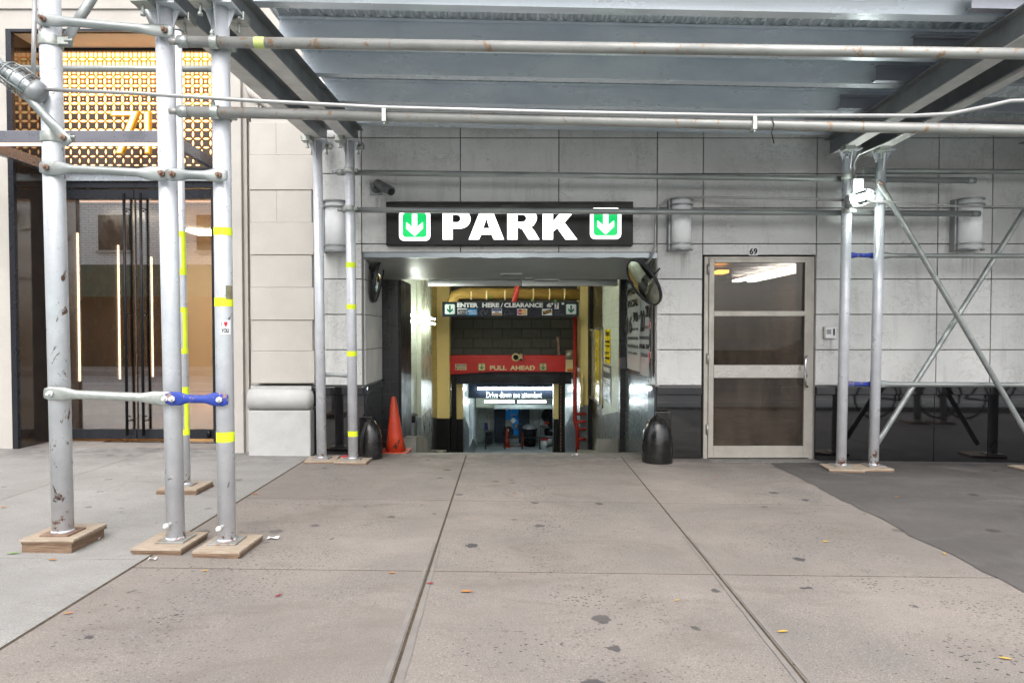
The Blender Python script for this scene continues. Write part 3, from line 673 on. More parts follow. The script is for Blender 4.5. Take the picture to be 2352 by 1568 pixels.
# carved bracket above the pilaster
e=MB(); Y=7.2
e.poly([W(562,200,Y),W(600,205,Y),W(618,252,Y),W(660,262,Y),W(660,272,Y),W(566,272,Y)],(0,.12,0))
for k in range(7):
    t=k/6; c=W(572+t*40,215+t*28,Y-.02); e.loft([(c+Vector((-.03,0,.10)),.012,.01),(c+Vector((0,-.03,.04)),.03,.02),(c+Vector((.03,-.04,-.03)),.02,.02),(c+Vector((.05,-.01,-.07)),.006,.006)],n=8)
for k in range(5):
    c=W(592+k*9,256,Y-.02); e.loft([(c+Vector((0,0,.07)),.008,.006),(c+Vector((0,-.02,.02)),.02,.016),(c+Vector((0,0,-.04)),.005,.005)],n=8)
e.build('carved_bracket', M['cream'], cb)
e=MB(); e.box(-14,wx(520,LY),LY-.02,LY,wz(22,LY),wz(17,LY)); e.build('string_course', M['cream'], cb)
# entrance recess
DY=7.85
e=MB(); e.box(ex0-.01,ex0+.02,LY+.03,DY+.05,.0,ez); e.build('marble_reveal', M['marble'], cb)
e=MB(); e.box(ex0-.03,ex0+.028,LY-.02,LY+.028,.02,ez+.03); e.box(ex0+.03,ex1,LY-.02,LY+.028,ez,ez+.03); e.build('reveal_trim', M['darkframe'], cb)
e=MB(); e.box(ex0,ex1,LY+.03,DY,wz(82,7.4),wz(82,7.4)+.05); e.build('bronze_soffit', M['brass'], cb)
PYY=7.76; pz1,pz0=wz(122,PYY),wz(386,PYY); px0,px1=ex0+.03,ex1-.01
e=MB(); e.box(px0,px1,PYY,PYY+.03,pz0,pz1+.02); scr=e.build('perforated_screen', M['screen'], cb)
e=MB(); e.box(px0,px1,PYY-.05,PYY-.001,pz1,pz1+.045); e.build('screen_rail', M['darkframe'], cb); e=MB(); e.box(px0,px1,PYY-.02,PYY+.03,wz(395,PYY),pz0-.001); e.build('screen_rail', M['darkframe'], cb)
cell=19.93*PYY/F; nd=W(161.3,238.2,PYY)
A=MB(); B=MB()
def lens(mb, cx, cz, hl, hw, vert, y, k=5):
    pts=[]
    for i in range(k+1): t=-1+2*i/k; pts.append((t*hl, hw*(1-t*t)))
    for i in range(1,k): t=1-2*i/k; pts.append((t*hl, -hw*(1-t*t)))
    if vert: pts=[(b,a) for a,b in pts][::-1]
    mb._a([(cx+a,y,cz+b) for a,b in pts],[tuple(range(len(pts)))])
i0=int((px0-nd.x)/cell)-1
for i in range(i0,i0+28):
    for j in range(-9,9):
        x=nd.x+i*cell; z=nd.z+j*cell
        if x<px0 or x+cell*.5>px1 or z<pz0+.02 or z+cell*.6>pz1: continue
        t=min(1,max(0,(pz1-z)/(pz1-pz0)))
        hw=(.22-.13*t)*cell; hl=(.49-max(0,t-.55)*.45)*cell; sq=(.36-.62*t)*cell
        for (a,b,v) in ((x+cell/2,z,False),(x,z+cell/2,True)):
            if a>px1-.03: continue
            lens(A,a,b,hl,hw+(.05-.04*t)*cell,v,PYY-.002); lens(B,a,b,hl*.86,hw*.68,v,PYY-.004)
        if sq>.02*cell:
            q=sq
            for mb,s_,y in ((A,q,PYY-.002),(B,q*.7,PYY-.004)):
                mb._a([(x+cell/2+a*s_,y,z+cell/2+b*s_) for a,b in ((-1,-1),(0,-.82),(1,-1),(.82,0),(1,1),(0,.82),(-1,1),(-.82,0))],[tuple(range(8))])
A.build('amber_cutouts', M['amber'], scr); B.build('glowing_cutouts', M['warm'], scr)
# transom band, door head, jambs
e=MB(); e.box(px0,px1,DY-.06,DY-.02,wz(418,DY),wz(396,DY)); e.build('transom', M['transom'], cb)
e=MB(); e.box(px0,px1,DY-.03,DY+.04,wz(433,DY),wz(418,DY)-.002); e.box(px0,wx(152,DY),DY-.02,DY+.05,.02,wz(433,DY)-.002); e.box(wx(489,DY),px1,DY-.02,DY+.05,.02,wz(433,DY)-.002)
e.box(px0,px1,DY-.04,DY+.06,.0,.055); e.build('entrance_frame', M['darkframe'], cb, bevel=.004)
dz1,dz0=wz(435,DY),wz(1011,DY,300)
for k,(a,b) in enumerate(((153,311.5),(313.5,488))):
    xa_,xb_=wx(a,DY),wx(b,DY)
    e=MB(); e.box(xa_,xb_,DY-.012,DY+.028,wz(457,DY),dz1); e.box(xa_,xb_,DY-.012,DY+.028,dz0+.02,wz(985,DY)); e.box(xa_,xa_+.008,DY-.008,DY+.024,wz(985,DY),wz(457,DY)); dr=e.build('glass_door', M['darkframe'], cb, bevel=.003)
    e=MB(); e.box(xa_,xb_,DY+.004,DY+.012,wz(985,DY)+.001,wz(457,DY)-.001); e.build('pane', M['glass'], dr)
    for hx_,yy in (((288,DY-.07),(302,DY+.08)) if k==0 else ((326,DY-.07),(340,DY+.08))):
        e=MB(); X=wx(hx_,yy,700); zt_,zb_=wz(444 if yy<DY else 456,yy),wz(1000 if yy<DY else 985,yy)
        e.cyl((X,yy,zb_),(X,yy,zt_),.016,12)
        for q in (.06,.5,.94): e.cyl((X,yy,zb_+(zt_-zb_)*q),(X,DY,zb_+(zt_-zb_)*q),.009,8)
        e.build('pull_handle', M['handle'], dr)
    e=MB(); X=wx(480 if k else 160,DY); e.cyl((X,DY-.03,dz0+.04),(X,DY-.03,dz0+.12),.022,10); e.build('pivot', M['handle'], dr)
# lobby
e=MB(); lx=ex0; e.box(lx-.1,lx,DY+.06,10.9,0,3.3); e.build('lobby_panel', M['brownwall'], cb)
for Yk,ya,yb in ((8.39,535,875),(9.25,563,870),(10.1,590,865)):
    e=MB(); e.box(lx+.001,lx+.02,Yk-.007,Yk+.007,wz(yb,Yk),wz(ya,Yk)); e.build('light_strip', M['led'], cb)
e=MB(); e.box(-9,-2.9,15,15.1,0,3.3); e.box(-9,-8.9,10.9,15,0,3.3); e.box(-3.0,-2.9,DY+.06,15,0,3.3); e.box(-9,lx-.1,10.8,10.9,0,3.3)
for k in range(5): e.box(-8.5+k*1.1,-8.48+k*1.1,14.985,15,0,3.3)
e.build('lobby_wall', M['lobbycream'], cb)
e=MB(); e.box(-9,-2.9,DY+.06,15.1,3.3,3.4); e.build('lobby_ceiling', M['lobbycream'], cb)
e=MB()
for X in (-4.3,-6,-7.5):
    for Yk in (11.5,13.5): e.box(X-.3,X+.3,Yk-.3,Yk+.3,3.27,3.299)
e.build('lobby_light', M['lobbylight'], cb)
e=MB(); e.box(-9,-2.9,DY+.06,15.1,-.1,.05); e.build('lobby_floor', M['wood'], cb)
e=MB(); e.hexa([(ex0-.3,7.47,-.1),(ex1+.2,7.47,-.1),(ex1+.2,DY+.06,-.1),(ex0-.3,DY+.06,-.1),(ex0-.3,7.47,G(ex0)),(ex1+.2,7.47,G(ex1)),(ex1+.2,DY+.06,G(ex1)),(ex0-.3,DY+.06,G(ex0))]); e.build('door_sill', M['mortar'], cb)
# numerals
NY=7.6
def pth(pts, Y=NY): return [(W(a/1.8229*.6125,b/1.8229*.6125,Y).x, W(a/1.8229*.6125,b/1.8229*.6125,Y).z) for a,b in pts]
hn=thing('house_numerals','tall slim glowing gold numerals 71 standing before the lit screen','numerals',W(300,350,NY))
seven=[(770,768),(968,768),(852,1058),(803,1058),(905,802),(770,802)]; sev2=[(782,776),(950,776),(842,1050),(818,1050),(918,795),(782,795)]
one=[(998,768),(1040,768),(1040,1058),(1004,1058)]; one2=[(1008,778),(1028,778),(1028,1048),(1012,1048)]
for s_,i_ in ((seven,sev2),(one,one2)):
    e=MB(); e.flat(pth(s_),NY,.05); dg_=e.build('digit', M['gold'], hn)
    e=MB(); e.flat(pth(i_),NY-.051,.003); e.build('lit_face', M['goldface'], dg_)
# canopy frame
cn=thing('entrance_canopy','slim grey metal canopy frame with pink-white light strip over the glass doors','canopy',(-5,6.44,3.1))
cz0,cz1=wz(327,6.44),wz(300,6.44); cX=wx(385,6.44,320)
e=MB(); e.box(-7.6,cX,6.44,6.50,cz0,cz1); e.box(cX-.06,cX,6.5,7.74,cz0,cz1); e.box(-5.17,-5.11,6.5,7.74,cz0,cz1); e.build('frame', M['canopy'], cn, bevel=.003)
e=MB(); e.box(-7.6,cX-.02,6.45,6.49,cz0-.022,cz0-.004); e.build('light_strip', M['ledp'], cn)

# ================================================================== SIGNS ON THE FACADE
def arrow_pts(cx, cz, s, w=1.0):
    P=[(-.09,.40),(.09,.40),(.09,-.08),(.30,.10),(.30,-.12),(0,-.40),(-.30,-.12),(-.30,.10),(-.09,-.08)]
    return [(cx+a*s*w,cz+b*s) for a,b in P]
def icon(parent, cx, cz, s, y, border, field, arrow, bw=.11, M_=None):
    e=MB(M_); e.rrect(cx-s/2,cx+s/2,cz-s/2,cz+s/2,s*.16,y,.004); b_=e.build('arrow_plate', border, parent)
    e=MB(M_); q=s*(.5-bw); e.rrect(cx-q,cx+q,cz-q,cz+q,s*.11,y-.0045,.003); e.build('arrow_field', field, b_)
    e=MB(M_); e.flat(arrow_pts(cx,cz,s*.88),y-.008,.003); e.build('arrow', arrow, b_)
SYs=FY-.10
sx0,sx1=wx(888,SYs),wx(1453,SYs); sz0,sz1=wz(564,SYs),wz(463,SYs)
sg=thing('illuminated_sign','long black backlit sign reading PARK between two green down arrow squares','sign',((sx0+sx1)/2,FY,sz0))
e=MB(); e.box(sx0,sx1,SYs,FY-.002,sz0,sz1); e.build('sign_box', M['signtrim'], sg, bevel=.004)
e=MB(); e.box(sx0+.012,sx1-.012,SYs-.003,SYs-.0005,sz0+.012,sz1-.035); e.build('sign_face', M['signblack'], sg)
ys=SYs-.0035
for cxp in (953.5,1390): icon(sg, wx(cxp,SYs), wz(517.5 if cxp<1000 else 513.5,SYs), wx(1013,SYs)-wx(954.5+0,SYs) if False else .0+ (wx(989,SYs)-wx(918,SYs)), ys, M['lit'], M['litgreen'], M['lit'])
def arc(cx,cz,rx,rz,a0,a1,n=12): return [(cx+rx*math.cos(R(a0+(a1-a0)*k/n)),cz+rz*math.sin(R(a0+(a1-a0)*k/n))) for k in range(n+1)]
def glyph(loops, x0, x1, z0, z1, y, mat, parent, name='letter'):
    """letter drawn from outline loops in a unit box; holes are inner loops"""
    cu=bpy.data.curves.new(name,'CURVE'); cu.dimensions='2D'; cu.fill_mode='BOTH'; cu.extrude=.002
    for lp in loops:
        sp=cu.splines.new('POLY'); sp.points.add(len(lp)-1); sp.use_cyclic_u=True
        for q,(a,b) in zip(sp.points,lp): q.co=(a,b,0,1)
    to=bpy.data.objects.new('tmp',cu); COL.objects.link(to); dg=bpy.context.evaluated_depsgraph_get(); dg.update()
    me=bpy.data.meshes.new_from_object(to.evaluated_get(dg)); bpy.data.objects.remove(to); bpy.data.curves.remove(cu)
    for v in me.vertices: v.co=(x0+v.co.x*(x1-x0), y-.002-v.co.z, z0+v.co.y*(z1-z0))
    me.materials.clear(); me.materials.append(mat); me.name=name
    return link(name, me, parent)
LP=[[(0,0),(.36,0),(.36,.36),(.55,.36)]+arc(.62,.68,.38,.32,-90,90,14)+[(0,1)], [(.36,.57)]+arc(.52,.68+.01,.12,.125,-90,90,8)+[(.36,.815)]]
LA=[[(0,0),(.29,0),(.355,.165),(.645,.165),(.71,0),(1,0),(.66,1),(.34,1)],[(.41,.37),(.5,.70),(.59,.37)]]
LR=[[(0,0),(.32,0),(.32,.38),(.38,.38),(.47,.33),(.66,0),(1,0),(.84,.29),(.74,.41),(.82,.47)]+arc(.58,.71,.34,.29,-30,90,12)+[(0,1)], [(.32,.58)]+arc(.47,.70,.12,.12,-90,90,8)+[(.32,.82)]]
LK=[[(0,0),(.30,0),(.30,.26),(.42,.38),(.66,0),(1,0),(.63,.56),(.97,1),(.60,1),(.30,.60),(.30,1),(0,1)]]
def cxp_(v): return wx((1350+v/2.1382)*.6125,SYs)
pz0_,pz1_=wz((700+424/2.1382)*.6125,SYs),wz((700+182/2.1382)*.6125,SYs)
for L_,a,b in ((LP,665,888),(LA,873,1155),(LR,1181,1438),(LK,1463,1740)):
    glyph(L_, cxp_(a), cxp_(b), pz0_, pz1_, ys, M['lit'], sg)

# hanging sign inside
HY=9.75
hx0,hx1,hz0,hz1=wx(1015.5,HY),wx(1329,HY),wz(727,HY),wz(693,HY)
def hs_(u,v): # pixel of the detail crop (1650,1100, scale 4.276) -> x,z at HY
    q=W((1650+u/4.276)*.6125,(1100+v/4.276)*.6125,HY); return q.x,q.z
hg=thing('clearance_sign','black hanging board reading ENTER HERE/CLEARANCE on chains inside the opening','sign',((hx0+hx1)/2,HY,hz0))
e=MB(); e.box(hx0,hx1,HY,HY+.05,hz0,hz1); e.build('board', M['navy'], hg, bevel=.003)
for u0,u1,v0,v1 in ((70,247,165,342),(2012,2192,165,342)):
    a=hs_(u0,v1); b=hs_(u1,v0); icon(hg,(a[0]+b[0])/2,(a[1]+b[1])/2,b[0]-a[0],HY-.001,M['signgreen'],M['signwhite'],M['signgreen'],.06)
for body,u0,u1,v0,v1 in (('ENTER',275,612,152,225),('HERE',677,950,152,225),('/',970,1012,152,228),('CLEARANCE',1027,1650,152,225),("6'",1710,1815,152,225),("''",1950,1990,152,180)):
    a=hs_(u0,v1); b=hs_(u1,v0); text('lettering',body,a[0],b[0],a[1],b[1],HY-.001,M['signwhite'],hg,bold=.055 if len(body)>1 else .01)
a=hs_(1838,250); b=hs_(1905,152); e=MB(); e.box(a[0],b[0],HY-.003,HY-.0005,a[1],b[1]); e.build('patch', M['signwhite'], hg)
a=hs_(1848,245); b=hs_(1890,158); text('lettering','7',a[0],b[0],a[1],b[1],HY-.004,M['ink'],hg,bold=.03)
def card(u0,u1,v0,v1,bgm,name='card'):
    a=hs_(u0,v1); b=hs_(u1,v0); e=MB(); e.box(a[0],b[0],HY-.003,HY-.0005,a[1],b[1]); return e.build(name,bgm,hg)
def on(parent,u0,u1,v0,v1,m,k=0):
    a=hs_(u0,v1); b=hs_(u1,v0); e=MB(); e.box(a[0],b[0],HY-.0055-k,HY-.0035,a[1],b[1]); return e.build('stripe',m,parent)
def tx(parent,body,u0,u1,v0,v1,m,bold=.02,k=0): 
    a=hs_(u0,v1); b=hs_(u1,v0); text('lettering',body,a[0],b[0],a[1],b[1],HY-.006-k,m,parent,bold=bold)
c_=card(280,432,240,338,M['signwhite'],'sticker'); tx(c_,'MEYHEM',288,426,258,295,M['ink'],.04); tx(c_,'LAUREN',288,426,300,336,M['ink'],.04)
c_=card(436,597,248,352,M['amexblue']); tx(c_,'AMERICAN',443,580,272,294,M['signwhite']); tx(c_,'EXPRESS',470,590,308,330,M['signwhite'])
c_=card(832,993,246,350,M['signwhite']); on(c_,838,987,252,280,M['deepblue']); on(c_,838,987,318,345,M['ochre']); tx(c_,'VISA',878,948,286,313,M['deepblue'],.04)
c_=card(1237,1398,246,350,M['signwhite'])
for u,m_,k in ((1285,M['cardred'],0),(1350,M['cardyellow'],.001)):
    a=hs_(u,298); e=MB(); rr=(hs_(45,0)[0]-hs_(0,0)[0]); e.lathe([(rr,0),(rr,.0015)],(a[0],HY-.0035-k,a[1]),n=24,axis=(0,-1,0)); e.build('disc',m_,c_)
tx(c_,'MasterCard',1245,1390,285,312,M['signwhite'],.03,.002)
c_=card(1635,1797,247,350,M['signwhite']); e=MB(); e.flat([hs_(1645,290),hs_(1780,252),hs_(1790,305),hs_(1655,345)][::-1],HY-.0035,.002); e.build('stripe',M['ink'],c_); tx(c_,'DISCOVER',1655,1778,280,312,M['cardyellow'],.02,.001)
e=MB()
for pts in ([(650,320),(665,280),(695,262)],[(655,325),(685,356)],[(700,262),(735,338),(760,300),(755,262)],[(1017,345),(1080,322),(1187,324)],[(1035,335),(1045,290),(1085,252),(1125,300),(1130,340)],[(1440,335),(1428,300),(1475,250),(1505,290),(1450,325),(1508,322)],[(1832,304),(1930,282),(1932,265),(1912,264),(1895,340)],[(1838,332),(1990,342)]):
    P=[hs_(*q) for q in pts]
    e.tube([(x,HY-.002,z) for x,z in P],.0016,6)
e.build('scribble', M['greypaint'], hg)
for u,vt in ((402,0),(1857,0)):
    x,z=hs_(u,130); e=MB(); zt=2.45; k=0; zc=z
    while zc<zt:
        e.bar((x-.006 if k%2 else x,HY+.02,zc),(x-.006 if k%2 else x,HY+.02,zc+.045),.004,.018 if k%2 else .004)
        e.bar((x+.006 if k%2 else x,HY+.02,zc),(x+.006 if k%2 else x,HY+.02,zc+.045),.004,.004 if k%2 else .018); zc+=.04; k+=1
    e.build('chain', M['galv'], hg)

# header light fixture at the back of the soffit
e_=thing('light_fixture','long grey strip light housing with rounded diffuser under the soffit of the opening','light fixture',(0,9.2,2))
fy=9.2; a,b=wx(984,fy),wx(1417,fy); zb_,zt_=wz(657,fy),wz(641,fy)
for p0,p1 in ((a,wx(1197,fy)),(wx(1198.5,fy),b)):
    e=MB(); e.loft([(Vector((p0,fy,(zb_+zt_)/2)),(zt_-zb_)/2,.06),(Vector((p1,fy,(zb_+zt_)/2)),(zt_-zb_)/2,.06)],n=20); e.build('diffuser', M['opal'], e_)
e=MB(); e.box(a-.02,b+.02,fy-.09,fy+.09,zt_-.005,zt_+.025); e.build('housing', M['fixture'], e_, bevel=.005)
# vents + soffit camera
def sofz(Y): return OZ+(Z1-OZ)*(Y-FY)/(Y1-FY) if Y<Y1 else Z1+(Z2-Z1)*(Y-Y1)/(Y2-Y1)
for k,(xp,yp,wd,lab) in enumerate(((1175,626,.26,'plain pale vent panel in the grey soffit'),(1256,634,.27,'slotted metal vent in the grey soffit beside the camera'))):
    Yv=7.95 if k==0 else 8.25
    X=wx(xp,Yv); zz_=sofz(Yv-.1)-.012
    t=thing('soffit_vent',lab,'vent',(X,Yv,zz_),'vents in the soffit')
    e=MB(); e.box(X-wd/2,X+wd/2,Yv-.06,Yv+.06,zz_-.012,zz_+.05); e.build('frame', M['fixture'], t, bevel=.003)
    e=MB()
    if k==0: e.box(X-wd/2+.03,X+wd/2-.03,Yv-.04,Yv+.04,zz_-.015,zz_-.0122)
    else:
        for q in range(14): xq=X-wd/2+.03+q*(wd-.06)/14; e.box(xq,xq+.009,Yv-.045,Yv+.045,zz_-.015,zz_-.0122)
    e.build('slots', M['ink2'], t)
t=thing('soffit_camera','small white boxy camera on the soffit next to the slotted vent','camera',W(1214,633,8.1)); c=W(1214,634,8.15)
e=MB(); e.box(c.x-.05,c.x+.05,8.1,8.2,c.z-.025,c.z+.04); e.build('housing', M['white'], t, bevel=.012)
e=MB(); e.lathe([(.014,0),(.010,.006)],(c.x,8.1,c.z),axis=(0,-1,0)); e.build('lens', M['ink'], t)
# ================================================================== CONVEX MIRRORS
def cmirror(c, n, r, label, loc, arms):
    t=thing('convex_mirror',label,'mirror',loc,'round mirrors at the opening')
    n=Vector(n).normalized(); e=MB(); prof=[(r*math.sin(a)/math.sin(.6),.0+ (math.cos(a)-math.cos(.6))*r*.55) for a in [.6*(1-k/10) for k in range(10)]]+[(.001,(1-math.cos(.6))*r*.55)]
    e.lathe(prof,c,n=40,axis=n,cap=False); e.build('mirror_face', M['mirror'], t)
    e=MB(); e.lathe([(r*.9,-.03),(r+.012,-.02),(r+.016,0),(r+.008,.012),(r-.004,.008),(r-.004,-.004),(.001,-.02)],c,n=40,axis=n,cap=False); e.build('rim', M['mframe'], t)
    e=MB(); e.tube(arms,.009,8); e.build('bracket', M['mframe'], t)
c1=W(869,645,7.55); cmirror(c1,(.97,.05,-.20),.232,'round convex mirror seen almost edge-on at the left of the opening',(c1.x,7.55,c1.z),[W(840,600,7.45),W(856,628,7.45),W(856,642,7.5),c1])
c2=W(1478,649,7.06); cmirror(c2,(-.82,-.25,-.51),.255,'round convex mirror tilted down at the right of the opening',(c2.x,7.06,c2.z),[Vector((OX1+.03,7.2,c2.z+.16)),c2+Vector((.08,.08,.03)),c2+Vector((.02,.02,.01))])
# ================================================================== WALL LAMPS
def sconce(xa,xb,ya,yb,label):
    Y=FY-.09; a,b=wx(xa,Y),wx(xb,Y); z0,z1=wz(yb,Y),wz(ya,Y); cx=(a+b)/2; r=(b-a)/2
    t=thing('wall_lamp',label,'lamp',(cx,FY,z0),'cylindrical wall lamps')
    e=MB(); e.box(cx-r*.95,cx+r*.95,FY-.05,FY-.001,z0+.01,z1-.01); e.box(cx-r-.012,cx-r+.01,FY-.09,FY-.001,z0,z1); e.build('back_plate', M['sconce'], t, bevel=.004)
    e=MB(); e.lathe([(r*.86,0),(r*.86,z1-z0-.03)],(cx,Y,z0+.015),n=32); e.build('diffuser', M['opal'], t)
    for zz_ in (z0,z0+.058,z1-.075,z1-.016):
        e=MB(); n=24
        for k in range(n):
            t0,t1=R(180+180*k/n),R(180+180*(k+1)/n); q=lambda rr,t_,z: (cx+rr*math.cos(t_),Y+rr*math.sin(t_),z)
            e.hexa([q(r*.87,t0,zz_),q(r*1.02,t0,zz_),q(r*1.02,t1,zz_),q(r*.87,t1,zz_),q(r*.87,t0,zz_+.014),q(r*1.02,t0,zz_+.014),q(r*1.02,t1,zz_+.014),q(r*.87,t1,zz_+.014)])
        e.build('band', M['sconce'], t)
sconce(1537,1589,457,576,'white cylinder wall lamp with grey bands right of the PARK sign')
sconce(2192,2252,457,576,'white cylinder wall lamp with grey bands behind the crossed braces')
sconce(745,800,462,580,'white cylinder wall lamp half hidden behind two silver posts')
# ================================================================== CCTV, INTERCOM
t=thing('security_camera','dark grey bullet camera on square plate above the left of the sign','camera',W(862,433,FY))
p=W(865,433,FY); e=MB(); e.box(p.x-.07,p.x+.06,FY-.02,FY-.001,p.z-.07,p.z+.06); e.build('base_plate', M['sconce'], t, bevel=.005)
q=W(870,427,FY-.12); e=MB(); e.lathe([(.055,0),(.05,.03),(.02,.04)],(p.x,FY-.02,p.z),axis=(0,-1,0)); e.tube([(p.x,FY-.05,p.z),(p.x+.01,FY-.1,p.z+.02),q],.022,10); e.build('arm', M['camgrey'], t)
d=W(898,441,FY-.30)-W(868,424,FY-.10); d.normalize(); s0=W(868,424,FY-.10); s1=s0+d*.26
e=MB(); e.cyl(s0,s1,.038,20); e.cyl(s0+Vector((0,0,.01))-d*.01,s1+d*.035+Vector((0,0,.01)),.045,20); e.build('body', M['camgrey'], t)
e=MB(); e.lathe([(.036,0),(.030,.006),(.001,.008)],s1+d*.034,axis=d); e.build('lens', M['ink'], t)
t=thing('intercom','small cream intercom box with speaker slots on the limestone right of the door','intercom',W(1902,765,FY))
a,b=W(1889,777,FY),W(1916,750,FY); e=MB(); e.box(a.x,b.x,FY-.045,FY-.001,a.z,b.z); e.build('box', M['alu2'], t, bevel=.003)
e=MB(); e.box(a.x+.012,b.x-.003,FY-.05,FY-.0455,a.z+.003,b.z-.003); pl=e.build('face_plate', M['white'], t)
e=MB()
for k in range(6): e.box(a.x+.022+k*.008,a.x+.026+k*.008,FY-.0525,FY-.0502,a.z+.045,b.z-.03)
e.build('speaker_slots', M['ink2'], pl)
e=MB(); e.box(b.x-.034,b.x-.016,FY-.0525,FY-.0502,a.z+.03,b.z-.022); e.build('button_panel', M['ink'], pl)
e=MB(); e.lathe([(.006,0),(.005,.003)],(b.x-.025,FY-.0527,a.z+.04),axis=(0,-1,0),n=12); e.build('button', M['chrome'], pl)

# ================================================================== POSTERS on the right wall (plane X = const, read from far to near)
def MR(X): return Matrix(((0,1,0,X),(-1,0,0,0),(0,0,1,0),(0,0,0,1)))
def rY(x,X): return X*F/(x-1176)          # distance at which pixel column x meets the plane X
def rz_(y,Yd): return wz(y,Yd)
X_=OX1-.01
# a long framed poster board: white weekend rates (far half) and weekday special (near half)
Ya,Yb,Yc=rY(1501,X_),rY(1472,X_),rY(1443,X_)
Ya=max(Ya,7.25)
def poster(Y0,Y1,z0,z1,label,rowsdef,arrows=False):
    t=thing('rate_poster',label,'poster',(X_,(Y0+Y1)/2,z0),'white rate posters on the brick')
    m=MR(X_); e=MB(m); n=8
    for k in range(n):   # sheet curls slightly off the wall
        u0,u1=-Y1+(Y1-Y0)*k/n,-Y1+(Y1-Y0)*(k+1)/n
        c0,c1=-.012-.012*math.sin(math.pi*k/n),-.012-.012*math.sin(math.pi*(k+1)/n)
        e.hexa([(u0,c0,z0),(u1,c1,z0),(u1,c1+.003,z0),(u0,c0+.003,z0),(u0,c0,z1),(u1,c1,z1),(u1,c1+.003,z1),(u0,c0+.003,z1)])
    e.build('sheet', M['poster'], t)
    wd=(Y1-Y0)
    for body,fx0_,fx1_,fz0_,fz1_,ink,bold in rowsdef:
        text('lettering',body,-Y1+wd*fx0_,-Y1+wd*fx1_,z0+(z1-z0)*fz0_,z0+(z1-z0)*fz1_,-.026,M[ink],t,M=m,bold=bold)
    if arrows:
        e=MB(m); e.box(-Y0-wd*.13,-Y0+.01,-.0275,-.0262,z0,z1*.98); e.build('border', M['purple'], t)
        for f_ in (.22,.50,.74):
            zc=z0+(z1-z0)*f_; u=-Y0-wd*.06; s=.075
            for k,(m2,sc_) in enumerate(((M['white'],1.25),(M['redink'],1.0))):
                e=MB(m); e.flat([(u+a*s*.6*sc_,zc+b*s*sc_) for a,b in ((1,-.35),(1,.35),(0,.35),(0,.9),(-1.1,0),(0,-.9),(0,-.35))],-.0282-k*.002,.002); e.build('arrow', m2, t)
    return t
zb1=wz(868,7.35); zt1=wz(622,7.35)
poster(Ya+.02,Yb-.02,zb1,zt1-.02,'white special rate poster reading 20.28 plus tax with red arrows on its near edge',
  [('EARLY BIRD',.06,.80,.92,.98,'ink',.03),('SPECIAL',.08,.80,.80,.88,'ink',.03),('20',.10,.52,.44,.66,'ink',.03),('$',.0,.08,.56,.62,'ink',.02),('28',.56,.82,.58,.70,'ink',.03),('PLUS TAX',.55,.83,.47,.50,'ink2',.01),('OVERSIZED VEHICLES ADD $2.46',.04,.84,.36,.40,'ink2',.01),('ENTER 6 AM - 10 AM',.04,.84,.27,.32,'ink',.015),('OUT BY 4 PM',.2,.74,.19,.23,'ink2',.01)],True)
poster(Yb+.0,Yc,zb1+.03,zt1-.04,'white weekend special poster reading 16.90 deeper inside the opening',
  [('WEEKEND',.06,.94,.86,.94,'ink',.03),('SPECIAL',.06,.94,.72,.80,'ink',.03),('16',.04,.50,.42,.62,'ink',.03),('90',.54,.92,.54,.66,'ink',.03),('PLUS TAX',.52,.94,.45,.48,'ink2',.01),('OVERSIZED VEHICLES ADD $2.46',.04,.95,.34,.38,'ink2',.01),('ENTER AFTER 6:00 AM',.04,.95,.25,.29,'ink2',.01),('OUT BY 6:00 PM',.15,.85,.18,.21,'ink2',.01)])
# signs deeper in the tunnel
X2=XRt-.004; m2=MR(X2)
def yz(xp,yp): Yd=rY(xp,X2); return Yd,wz(yp,Yd)
def wsign(xa,xb,yt,yb,label,face,ink,lines,cat='sign'):
    Yn,Yf=rY(xb,X2),rY(xa,X2); Ym=(Yn+Yf)/2; z0,z1=wz(yb,Ym),wz(yt,Ym)
    t=thing('wall_sign',label,cat,(X2,Ym,z0)); e=MB(m2); e.box(-Yf,-Yn,-.008,0,z0,z1); e.build('panel', face, t)
    for body,a,b in lines: text('lettering',body,-Yf+(Yf-Yn)*.08,-Yf+(Yf-Yn)*.92,z0+(z1-z0)*a,z0+(z1-z0)*b,-.009,ink,t,M=m2,bold=.02)
    return t,Yn,Yf,z0,z1
wsign(1390.5,1402,756,834,'narrow yellow caution sign with black lettering on the white tunnel wall',M['yellow'],M['ink'],[('CAUTION',.80,.93),('WHILE ENTERING',.60,.67),('& EXITING',.48,.54),('PLEASE DO NOT',.28,.34),('TURN IN DRIVEWAY',.12,.19)])
t,Yn,Yf,z0,z1=wsign(1386,1404,838,920,'dark warning sign with white lettering and green line below the yellow caution sign',M['ink2'],M['signwhite'],[('WARNING',.80,.94),('THIS LOCATION',.56,.63),('IS MONITORED',.42,.49),('BY CAMERAS',.28,.34)])
e=MB(m2); e.box(-Yf+.05,-Yn-.05,-.011,-.0085,z0+(z1-z0)*.72,z0+(z1-z0)*.735); e.build('green_line', M['signgreen'], t)
